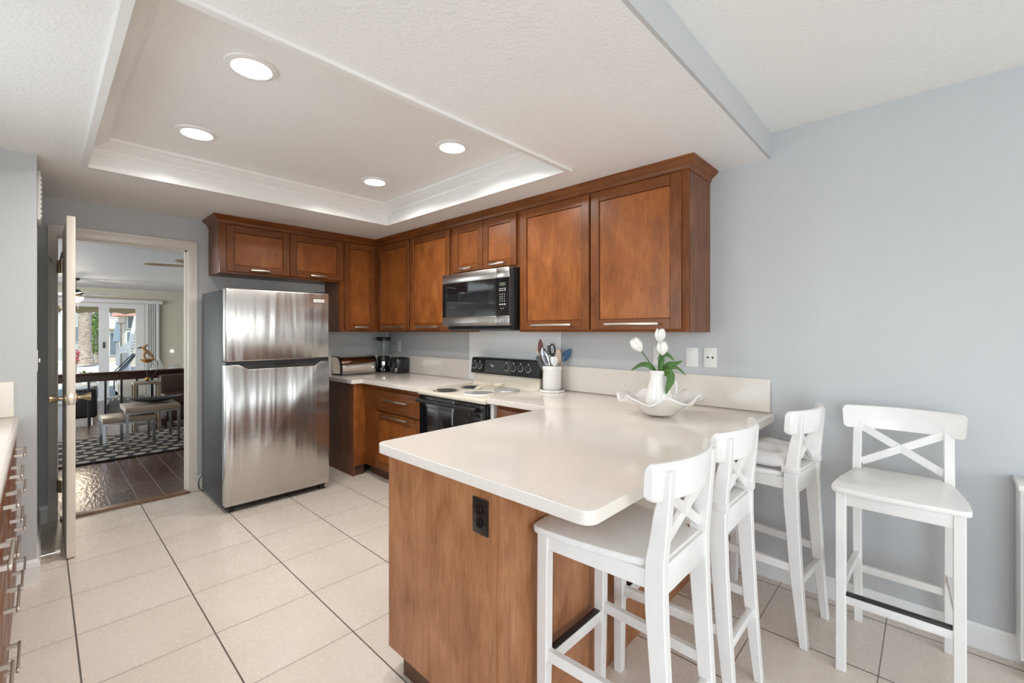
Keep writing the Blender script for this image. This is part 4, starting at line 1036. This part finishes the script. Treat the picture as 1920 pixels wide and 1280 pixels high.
struct(MB().box(-T - .02, -T, -6.2, -2.7, 0, LZC).box(-T - .02, -T, -1.9, -.1, 0, LZC).box(-T - .02, -T, -2.7, -1.9, 2.07, LZC), 'wall_living_near', 'taupe')
SY0, SY1, SZ1 = -4.6, -.93, 2.06
struct(MB().box(RXF - .12, RXF, SY1, -.02, SUNK, LZC).box(RXF - .12, RXF, -6.2, SY0, SUNK, LZC).box(RXF - .12, RXF, SY0, SY1, SZ1, LZC), 'wall_far', 'taupe')
f_ = MB()
f_.box(RXF - .1, RXF - .02, SY0, SY1, SZ1 - .09, SZ1).box(RXF - .1, RXF - .02, SY0, SY1, SUNK, SUNK + .06)
for y0, y1 in ((SY0, SY0 + .06), (-1.09, SY1), (-1.79, -1.6), (-3.25, -3.1)): f_.box(RXF - .1, RXF - .02, y0, y1, SUNK + .06, SZ1 - .09)
f_.box(RXF - .09, RXF - .03, -1.6, -1.09, 1.95, SZ1 - .09)
wd = struct(f_, 'window_3', 'vinyl')
MB().box(RXF - .06, RXF - .055, SY0, SY1, SUNK, SZ1).build('pane', 'glass', wd)
MB().box(RXF - .02, RXF, -1.72, -1.68, .95, 1.1, .004).build('pull_handle', 'dark_grey', wd)
va_ = thing('window_valance', 'white valance box above the sliding door, holding vertical blinds', 'valance', (RXF + .06, -2.4, 2.07))
MB().box(RXF, RXF + .13, -4.8, -.566, 2.075, 2.17, .004).build('box', 'vinyl', va_)
for i in range(6):
    y = -.9 + i * .045
    MB().bar((RXF + .06, y + .02, SUNK + .03), (RXF + .06, y + .02, 2.075), .003, .075, up=(.5, .85, 0)).build('slat', 'blind', va_)
MB().cyl((RXF + .12, -.665, .3), (RXF + .12, -.665, 2.07), .012).build('wand', 'vinyl', va_)
nl = tag(MB().lathe([(0, .02), (.02, .018), (.034, .006), (.036, 0), (0, 0)], at(322.5, 658, RXF), 20, (1, 0, 0)).build('wall_glint', 'glint'), 'small glowing disc standing in for a glint low on the far taupe wall', 'lamp')  # glowing disc put in for a small bright glint on the wall
# railing at the step
rl = thing('railing', 'dark wood railing with black balusters along the step of the living room', 'railing', (-4.2, -3, 0))
MB().box(-4.26, -4.13, -6.2, -.12, .735, .768, .01, 3).build('cap_rail', 'rail_wood', rl)
MB().box(-4.215, -4.185, -6.2, -.12, .64, .735).build('fascia_board', 'rail_wood', rl)
for i in range(20):
    y = -1.593 - .177 * (i - 4)
    MB().box(-4.212, -4.188, y - .013, y + .013, 0, .64).build('baluster', 'blk', rl)
# rug
rg_ = tag(MB().box(-3.16, -1.70, -5.2, -.75, .001, .013, .004, 1).build('area_rug', 'rug'), 'black area rug with beige oval pattern on the dark plank floor', 'rug')
# nesting tables
def ntable(label, x0, x1, y0, y1, h, tt):
    t_ = thing('nesting_table', label, 'table', ((x0 + x1) / 2, (y0 + y1) / 2, .013), 'nesting tables on the rug')
    MB().box(x0, x1, y0, y1, h - tt, h, .003).build('table_top', 'taupe_top', t_)
    for x in (x0 + .015, x1 - .015):
        for y in (y0 + .015, y1 - .015): MB().box(x - .014, x + .014, y - .014, y + .014, .013, h - tt - .0).build('leg', 'steelleg', t_)
    for x in (x0 + .015, x1 - .015): MB().box(x - .012, x + .012, y0 + .029, y1 - .029, h - tt - .022, h - tt - .001).build('frame_bar', 'steelleg', t_)
ntable('taller taupe nesting table carrying the black bowl', -2.64, -2.1, -2.11, -1.6, .48, .055)
ntable('lower taupe nesting table pulled out to the left of the taller one', -2.57, -2.15, -2.30, -1.83, .378, .055)
dsh = Vector((-2.42, -1.8, .481))
def dish(u, v):
    a = 2 * PI * v; q = u
    return dsh + Vector((.14 * q * math.cos(a), .27 * q * math.sin(a), .004 + .048 * q ** 2.2 + .018 * q ** 4 * abs(math.sin(a)) ** 2))
di = MB().grid(dish, 10, 40, True).build('black_dish', 'blk_gloss', origin=dsh, ang=60); di.modifiers.new('thick', 'SOLIDIFY').thickness = .006
tag(di, 'long black oval dish with upturned ends on the taller nesting table', 'dish')
# dark brown sofa
sf = thing('sofa', 'dark brown leather sofa seen at the right through the doorway', 'sofa', (-3.7, -.8, 0))
MB().box(-4.09, -3.40, -1.54, -.12, .06, .30, .02).build('base', 'leather_br', sf)
MB().box(-4.1, -3.88, -1.545, -.12, .30, .70, .04, 4).build('backrest', 'leather_br', sf)
for y0, y1 in ((-1.54, -.83), (-.825, -.13)): MB().box(-3.88, -3.38, y0, y1, .30, .44, .035, 4).build('seat_cushion', 'leather_br', sf)
for x in (-4.02, -3.46):
    for y in (-1.48, -.2): MB().box(x - .03, x + .03, y - .03, y + .03, 0, .06).build('foot', 'blk', sf)
# slim side table with lower shelf
sx0, sx1, sy0, sy1 = -3.62, -3.37, -1.9, -1.6
sd = thing('side_table', 'slim taupe side table with lower shelf beside the brown sofa', 'table', (-3.5, -1.75, 0))
MB().box(sx0, sx1, sy0, sy1, .62, .66, .003).build('table_top', 'taupe_top', sd)
for x in (sx0 + .018, sx1 - .018):
    for y in (sy0 + .018, sy1 - .018): MB().box(x - .018, x + .018, y - .018, y + .018, 0, .62).build('leg', 'taupe_top', sd)
MB().box(sx0 + .01, sx1 - .01, sy0 + .01, sy1 - .01, .06, .085).build('lower_shelf', 'taupe_top', sd)
mg = [tag(MB().box(sx0 + .03, sx1 - .03 - .01 * i, sy0 + .04, sy1 - .06, .0855 + i * .024, .108 + i * .024, .002).build('magazine', n_), l_, 'magazine', 'magazines on the side table shelf')
      for i, (n_, l_) in enumerate((('ceramic', 'white magazine at the bottom of the side table shelf'), ('leather_gy', 'grey magazine in the middle of the side table shelf stack'), ('ceramic', 'topmost white magazine on the side table shelf')))]
# balancing bird sculpture
bz = .66
P0 = Vector((-3.5, -1.74, bz))
bs = thing('bird_sculpture', 'balancing parrot sculpture with orange dish and curved wire on the side table', 'sculpture', tuple(P0))
pv = at(270, 677.5, -3.5)
MB().lathe([(0, 0), (.035, 0), (.035, .006), (.005, .01), (.0035, .02), (.0035, pv.z - bz - .02), (0, pv.z - bz - .02)], P0, 16).build('stand', 'blk', bs)
pv.y = P0.y
MB().lathe([(0, -.02), (.035, -.012), (.068, .012), (.08, .032), (.074, .032), (.03, .0), (0, -.004)], pv, 24).build('orange_dish', 'orange', bs)
hd = pv + Vector((0, -.035, .185))
MB().tube(spline([pv + Vector((0, .045, .09)), pv + Vector((0, .015, .125)), pv + Vector((0, -.022, .155)), hd, hd + Vector((0, .005, .03))], 5),
          [.006, .014, .019, .022, .024, .025, .026, .026, .026, .025, .024, .022, .021, .021, .022, .024, .026, .027, .025, .018, .006], 12).build('bird_body', 'tan', bs)
MB().tube(spline([pv + Vector((0, .03, .11)), pv + Vector((0, .062, .07)), pv + Vector((0, .058, .02))], 6), [.018, .02, .02, .02, .019, .018, .016, .015, .014, .013, .012, .011, .01], 10).build('tail', 'tan', bs)
MB().tube(spline([pv + Vector((0, -.02, .14)), pv + Vector((0, -.035, .08)), pv + Vector((0, -.0, .02))], 6), [.016, .017, .018, .018, .017, .016, .015, .014, .013, .012, .011, .01, .009], 10).build('leg', 'tan', bs)
MB().tube(spline([hd + Vector((0, -.015, .008)), hd + Vector((0, -.05, .012)), hd + Vector((0, -.075, -.014))], 4), [.014, .013, .011, .009, .008, .006, .005, .003, .001], 8).build('beak', 'blk', bs)
MB().tube(spline([hd + Vector((0, .005, .02)), hd + Vector((0, .03, .045)), hd + Vector((0, .055, .035))], 4), [.018, .018, .017, .015, .013, .011, .008, .005, .002], 8).build('crest', 'tan', bs)
wire = spline([pv + Vector((0, .055, .02)), at(289, 672, -3.5), at(296, 683, -3.5), at(293, 697, -3.5), at(281, 711, -3.5)], 8)
MB().tube(wire, .004, 6).build('tail_wire', 'blk', bs)
MB().lathe([(.0, -.026), (.022, -.016), (.029, 0), (.022, .016), (0, .026)], at(276, 710, -3.5), 16).build('counterweight', 'orange', bs)
# sail ornaments standing on the rail cap
def sailb(px, h, label):
    p = at(px, 690, -4.19); p.z = .768; p.x = -4.19
    s = thing('sailboat_ornament', label, 'ornament', tuple(p), 'sailboat ornaments on the railing')
    MB().box(p.x - .02, p.x + .02, p.y - .09, p.y + .07, .768, .786, .008).build('hull', 'sail', s)
    MB().prism([(p.y - .09, .79), (p.y + .0, .79), (p.y + .012, .78 + h), (p.y - .03, .79 + h * .5)], 'x', p.x - .004, p.x + .004).build('sail', 'sail', s)
    MB().prism([(p.y + .012, .79), (p.y + .075, .79), (p.y + .02, .79 + h * .9)], 'x', p.x - .004, p.x + .004).build('sail', 'sail', s)
sailb(296, .175, 'tall white sailboat ornament with two sails on the railing'); sailb(330, .1, 'small white sailboat ornament farther right on the railing')
# sunken lounge furniture
ch = thing('club_chair', 'black leather club chair with chrome legs beyond the railing at left', 'chair', (-6.3, -2.6, SUNK))
def cb(px, py, x): return at(px, py, x)
cy0, cy1 = at(128, 700, -6.2).y, at(182, 700, -6.2).y
MB().box(-6.2, -6.1, cy0, cy1, SUNK + .2, .36, .05, 4).build('backrest', 'leather_bk', ch)
for y in (cy0, cy1 - .12): MB().box(-6.85, -6.15, y, y + .12, SUNK + .2, .28, .04, 3).build('arm', 'leather_bk', ch)
MB().box(-6.85, -6.2, cy0 + .1, cy1 - .1, SUNK + .2, .08, .04, 3).build('seat', 'leather_bk', ch)
for x in (-6.75, -6.15):
    for y in (cy0 + .06, cy1 - .06): MB().cyl((x, y, SUNK), (x, y, SUNK + .2), .014).build('leg', 'chrome', ch)
ot = thing('tufted_bench', 'grey tufted leather ottoman behind the railing', 'ottoman', (-6.6, -1.7, SUNK))
oy0, oy1 = at(202, 745, -6.3).y, at(290, 745, -6.3).y
m = MB()
def pad(u, v):
    x = -7.0 + .75 * u; y = oy0 + (oy1 - oy0) * v
    e = (max(0, 1 - abs(2 * u - 1) ** 4) * max(0, 1 - abs(2 * v - 1) ** 5)) ** .5
    return (x, y, SUNK + .38 + .1 * e + .018 * abs(math.sin(v * PI * 5)) * e)
m.grid(pad, 16, 40); m.build('tufted_top', 'leather_gy', ot, ang=70)
MB().box(-7.0, -6.25, oy0, oy1, SUNK + .08, SUNK + .385, .02).build('base', 'leather_gy', ot)
for x in (-6.95, -6.3):
    for y in (oy0 + .05, oy1 - .05): MB().box(x - .03, x + .03, y - .03, y + .03, SUNK, SUNK + .08).build('foot', 'blk', ot)
wt = thing('dining_table', 'white topped table beyond the black club chair', 'table', (-7.6, -2.9, SUNK))
ty0, ty1 = at(120, 735, -7.4).y, at(187, 735, -7.4).y
MB().box(-8.3, -7.4, ty0, ty1, .28, .32, .006).build('table_top', 'ceramic', wt)
for x in (-8.2, -7.5):
    for y in (ty0 + .06, ty1 - .06): MB().box(x - .03, x + .03, y - .03, y + .03, SUNK, .28).build('leg', 'chrome', wt)
pl = thing('potted_plant', 'small potted plant on the white table behind the railing', 'plant', (-7.8, at(162, 725, -7.8).y, .32))
pc = Vector((-7.8, at(162, 725, -7.8).y, .321))
MB().lathe([(0, 0), (.06, 0), (.075, .08), (.065, .08), (0, .07)], pc, 20).build('pot', 'ceramic', pl)
m = MB()
for i in range(26):
    a = random.uniform(0, 2 * PI); r_ = random.uniform(.06, .17); h_ = random.uniform(.08, .2)
    leafblade(m, spline([pc + Vector((0, 0, .07)), pc + Vector((math.cos(a) * r_ * .5, math.sin(a) * r_ * .5, .07 + h_ * .8)), pc + Vector((math.cos(a) * r_, math.sin(a) * r_, .05 + h_))], 3), [.006, .014, .02, .022, .02, .012, .002], Vector((0, 0, 1)))
m.build('leaves', 'leaf', pl)
ws = thing('armchair', 'off-white upholstered armchair near the sliding door', 'chair', (-8.4, -1.6, SUNK))
wy0, wy1 = at(223, 730, -8.2).y, at(276, 730, -8.2).y
MB().box(-8.35, -8.12, wy0, wy1, SUNK + .1, .36, .05, 4).build('backrest', 'fab_w', ws)
MB().box(-8.95, -8.3, wy0, wy1, SUNK + .1, SUNK + .42, .05, 4).build('seat', 'fab_w', ws)
for y in (wy0, wy1 - .12): MB().box(-8.95, -8.2, y, y + .12, SUNK + .1, SUNK + .58, .04, 3).build('arm', 'fab_w', ws)
for x in (-8.9, -8.2):
    for y in (wy0 + .06, wy1 - .06): MB().cyl((x, y, SUNK), (x, y, SUNK + .1), .02).build('foot', 'blk', ws)
# ceiling fans
def fan(name, label, c_, zl, blade, nb, rad, a0, lampy, body, pitch=.22):
    f = thing(name, label, 'ceiling fan', (c_.x, c_.y, LZC), 'ceiling fans in the living room')
    MB().lathe([(0, LZC), (.07, LZC), (.065, LZC - .04), (.02, LZC - .05), (.013, LZC - .055), (.013, zl + .09), (0, zl + .09)], (c_.x, c_.y, 0), 24).build('downrod', body, f)
    MB().lathe([(0, zl + .1), (.05, zl + .095), (.11, zl + .05), (.12, zl + .01), (.09, zl - .03), (0, zl - .04)], (c_.x, c_.y, 0), 28).build('motor_housing', body, f)
    for i in range(nb):
        a = a0 + i * 2 * PI / nb; t_ = Vector((math.cos(a), math.sin(a), 0)); s_ = Vector((-math.sin(a), math.cos(a), pitch)).normalized()
        m = MB(); rows = []
        for q, wv in ((.1, .03), (.2, .05), (.5, .062), (.8, .066), (.96, .05), (1.0, .02)):
            p = Vector((c_.x, c_.y, zl)) + t_ * (rad * q)
            rows.append([m.v(p + s_ * (wv * k_) + Vector((0, 0, dz))) for k_, dz in ((-1, .003), (1, .003), (1, -.003), (-1, -.003))])
        for x_, y_ in zip(rows, rows[1:]):
            for k_ in range(4): m.f([x_[k_], x_[(k_ + 1) % 4], y_[(k_ + 1) % 4], y_[k_]])
        m.f(rows[0]); m.f(rows[-1][::-1]); m.build('blade', blade, f)
    if lampy:
        MB().lathe([(0, zl - .17), (.06, zl - .16), (.11, zl - .12), (.13, zl - .07), (.12, zl - .06), (0, zl - .06)], (c_.x, c_.y, 0), 28).build('lamp_bowl', 'lamp', f)
        MB().lathe([(.09, zl - .03), (.1, zl - .06), (0, zl - .06)], (c_.x, c_.y, 0), 24).build('lamp_fitter', 'brass', f)
    MB().tube([(c_.x + .08, c_.y + .04, zl - .03), (c_.x + .08, c_.y + .04, zl - .3)], .002, 5).build('pull_chain', 'brass', f)
c1 = at(141, 522, -8.0); fan('ceiling_fan', 'dark bronze ceiling fan with a lit glass bowl near the sliding door', c1, 2.12, 'blade_w', 5, .68, math.radians(75), True, 'fan_dk')
c2_ = at(383, 495, -2.3); fan('ceiling_fan', 'tan-bladed ceiling fan partly cut off by the doorway frame', c2_, 2.2, 'fan_tan', 5, .62, math.radians(252), False, 'brass', .06)
light('fan_lamp', 'POINT', (c1.x, c1.y, 1.88), 18, (1, .85, .65), size=.1)

# ================================================================== OUTSIDE
GZ = -.42
struct(MB().box(-60, RXF - .12, -45, 45, GZ - .1, GZ), 'ground', 'patio')
aw = tag(MB().build if False else None or MB().box(-13.3, RXF - .15, -6, 1.5, 2.2, 2.24).build('awning', 'awning'), 'beige fabric patio awning outside the sliding door', 'awning')
m = MB(); n = 60; rows = []
y0_, y1_ = -6.0, 1.5
for i in range(n + 1):
    y = y0_ + (y1_ - y0_) * i / n; rows.append((y, 1.88 + .05 * abs(math.sin(y * PI / .5))))
m.prism([(y, z) for y, z in rows] + [(y1_, 2.24), (y0_, 2.24)], 'x', -13.32, -13.3)
ORIGIN[aw.name] = Vector(); m.build('scalloped_valance', 'awning', aw)
def trunk(x, px, zb, ztop, r, label):
    p = at(px, 640, x)
    t_ = thing('palm_tree', label, 'tree', (p.x, p.y, zb))
    pr = [(0, zb), (r * 1.5, zb), (r * 1.28, zb + .25), (r * 1.05, zb + .6)]
    z = zb + .8
    while z < ztop:
        pr += [(r * 1.03, z), (r * .97, z + .05)]; z += .09
    pr += [(0, ztop)]
    MB().lathe(pr, (p.x, p.y, 0), 24).build('trunk', 'bark', t_, ang=60)
    m = MB()
    for i in range(16):
        a = i * 2 * PI / 16; d_ = Vector((math.cos(a), math.sin(a), 0)); c0 = Vector((p.x, p.y, ztop))
        leafblade(m, spline([c0, c0 + d_ * 1.2 + Vector((0, 0, .8)), c0 + d_ * 2.3 + Vector((0, 0, .2))], 4), [.05, .2, .3, .35, .35, .3, .2, .1, .02], Vector((0, 0, 1)))
    m.build('fronds', 'foliage', t_); return t_
trunk(-18.5, 159.5, .1, 6.5, .19, 'thick palm trunk standing outside the sliding door')
p1, p2 = at(60, 690, -17.5), at(203, 690, -17.5)
tag(MB().box(-19.5, -17.5, p1.y, p2.y + .3, GZ, .05, .02).build('planter_wall', 'white_out'), 'low white planter wall around the palm outside', 'planter')
def blob(name, label, cat, c_, r_, mat, n=160, seed=3, ls=.13):
    rnd = random.Random(seed); m = MB()
    for i in range(n):
        d_ = Vector((rnd.gauss(0, 1), rnd.gauss(0, 1), rnd.gauss(0, 1))).normalized() * (rnd.random() ** .4)
        q = c_ + Vector((d_.x * r_[0], d_.y * r_[1], d_.z * r_[2])); s = ls * rnd.uniform(.7, 1.4)
        a_, b_ = Vector((rnd.gauss(0, 1), rnd.gauss(0, 1), rnd.gauss(0, 1))).normalized(), Vector((rnd.gauss(0, 1), rnd.gauss(0, 1), rnd.gauss(0, 1))).normalized()
        b_ = a_.cross(b_).normalized(); vs = [m.v(q + a_ * s * math.cos(t) + b_ * s * .5 * math.sin(t)) for t in (0, 1.05, 2.1, PI, 4.19, 5.24)]
        m.f(vs)
    o = thing(name, label, cat, (c_.x, c_.y, GZ)); m.build('foliage', mat, o, ang=80)
    MB().cyl((c_.x, c_.y, GZ), (c_.x, c_.y, c_.z), .06).build('stem', 'bark', o); return o
blob('shrub', 'yellow-green shrub right of the palm trunk outside', 'shrub', at(181, 622, -21), (.5, .38, .95), 'foliage', 420, 3, .075)
blob('flowering_bush', 'pink flowering bush left of the palm outside', 'bush', at(139.5, 668, -16.8), (.16, .13, .3), 'bloom', 150, 9, .04)
def building(label, x, pxa, pxb, zt_, mat, wins, roof=None):
    a, b = at(pxa, 600, x).y, at(pxb, 600, x).y
    bl_ = thing('building', label, 'building', (x - 2, (a + b) / 2, GZ), 'buildings across the courtyard')
    MB().box(x - 2.5, x, a, b, GZ, zt_).build('walls', mat, bl_)
    for (p0, q0, p1_, q1) in wins:
        A, B_ = at(p0, q0, x), at(p1_, q1, x)
        wf = MB().box(x, x + .06, A.y - .05, B_.y + .05, B_.z - .05, A.z + .05).build('window', 'white_out', bl_)
        MB().box(x + .05, x + .08, A.y, B_.y, B_.z, A.z).build('pane', 'bwin', wf)
    if roof:
        MB().prism([(a - .3, zt_), (b + .3, zt_), (b, zt_ + .9), (a, zt_ + .9)], 'x', x - 2.6, x + .5).build('roof', 'roof_red', bl_)
    return bl_
building('grey stucco building behind the palm trunk', -34, 60, 188, 6, 'stucco_gy', [(128, 612, 147, 640), (178, 583, 186, 597)])
b2 = building('beige apartment building with a balcony, centre of the sliding door view', -30, 190, 238, 6, 'stucco', [(206, 584, 217, 606), (206, 625, 222, 665)])
A, B_ = at(206, 596, -29), at(232, 611, -29)
m = MB().box(-29.05, -29, A.y, B_.y, A.z - .02, A.z + .06).box(-29.9, -29, A.y, B_.y, B_.z - .15, B_.z)
for i in range(12):
    y = A.y + (B_.y - A.y) * i / 11; m.box(-29.04, -29.0, y - .03, y + .03, B_.z, A.z)
m.build('balcony', 'white_out', b2)
building('cream house with pink tiled eave, right of the sliding door view', -25, 233, 300, at(240, 592, -25).z, 'stucco', [(240, 593, 254, 615), (238, 622, 248, 650)], True)
# stairs with slanted white rail
sa, sb_ = at(255, 592, -24), at(240, 662, -24)
stt = thing('stair_stringer', 'white diagonal outdoor stair stringer at the right of the door view', 'stairs', tuple(sb_))
MB().bar(sb_, sa, .25, .12).build('stringer', 'white_out', stt)
MB().box(sb_.x - .3, sb_.x + .1, sb_.y - .3, sb_.y + .05, GZ, sb_.z + .03).build('landing', 'stucco', stt)
for i in range(12):
    q = sb_.lerp(sa, (i + .5) / 12); MB().box(q.x - .3, q.x, q.y + .02, q.y + .2, q.z - .03, q.z + .03).build('tread', 'stucco', stt)
fa, fb = at(222, 654, -22), at(243, 641, -22); fa2, fb2 = at(222, 664, -22), at(243, 652, -22)
fen = thing('stair_railing', 'short white slanted picket railing on the patio', 'railing', (fa.x, fa.y, GZ))
m = MB().bar(fa, fb, .06, .06).bar(fa2, fb2, .06, .06)
for i in range(9):
    q = i / 8; m.bar(fa.lerp(fb, q), fa2.lerp(fb2, q), .05, .05, up=(1, 0, 0))
m.build('pickets', 'white_out', fen)
for p in (fa2, fb2): MB().box(p.x - .04, p.x + .04, p.y - .04, p.y + .04, GZ, p.z).build('post', 'white_out', fen)
um = at(219, 618, -23); ux = thing('patio_umbrella', 'closed pale patio umbrella standing in the courtyard', 'umbrella', (um.x, um.y, GZ))
MB().lathe([(0, um.z + .45), (.03, um.z + .38), (.09, um.z - .0), (.14, um.z - .5), (.11, um.z - .55), (0, um.z - .5)], (um.x, um.y, 0), 10).build('canopy', 'umb', ux); MB().cyl((um.x, um.y, GZ), (um.x, um.y, um.z - .6), .03).build('pole', 'white_out', ux)
lp_ = at(227, 620, -22.5); ph = thing('patio_heater', 'dark post with a small flat top in the courtyard', 'post', (lp_.x, lp_.y, GZ))
MB().cyl((lp_.x, lp_.y, GZ), (lp_.x, lp_.y, lp_.z + .3), .035).build('pole', 'bark', ph); MB().box(lp_.x - .12, lp_.x + .12, lp_.y - .14, lp_.y + .14, lp_.z + .3, lp_.z + .38, .02).build('hood', 'bark', ph)
lc = at(228, 690, -13.4); lo = thing('lounge_chair', 'grey mesh lounge chair on the patio outside', 'chair', (lc.x, lc.y, GZ))
MB().grid(lambda u, v: (-13.7 + .55 * v, at(216, 690, -13.4).y + .45 * u ** 1.0, .12 + .55 * u ** 1.6), 10, 4).build('mesh_back', 'mesh_gy', lo)
lo.children[0].modifiers.new('thick', 'SOLIDIFY').thickness = .02
for x in (-13.7, -13.15): MB().tube([(x, at(214, 690, -13.4).y - .3, .1), (x, at(216, 690, -13.4).y, .12), (x, at(216, 690, -13.4).y + .45, .67)], .015).tube([(x, at(216, 690, -13.4).y, .12), (x, at(216, 690, -13.4).y, GZ)], .015).build('frame_tube', 'dark_grey', lo)
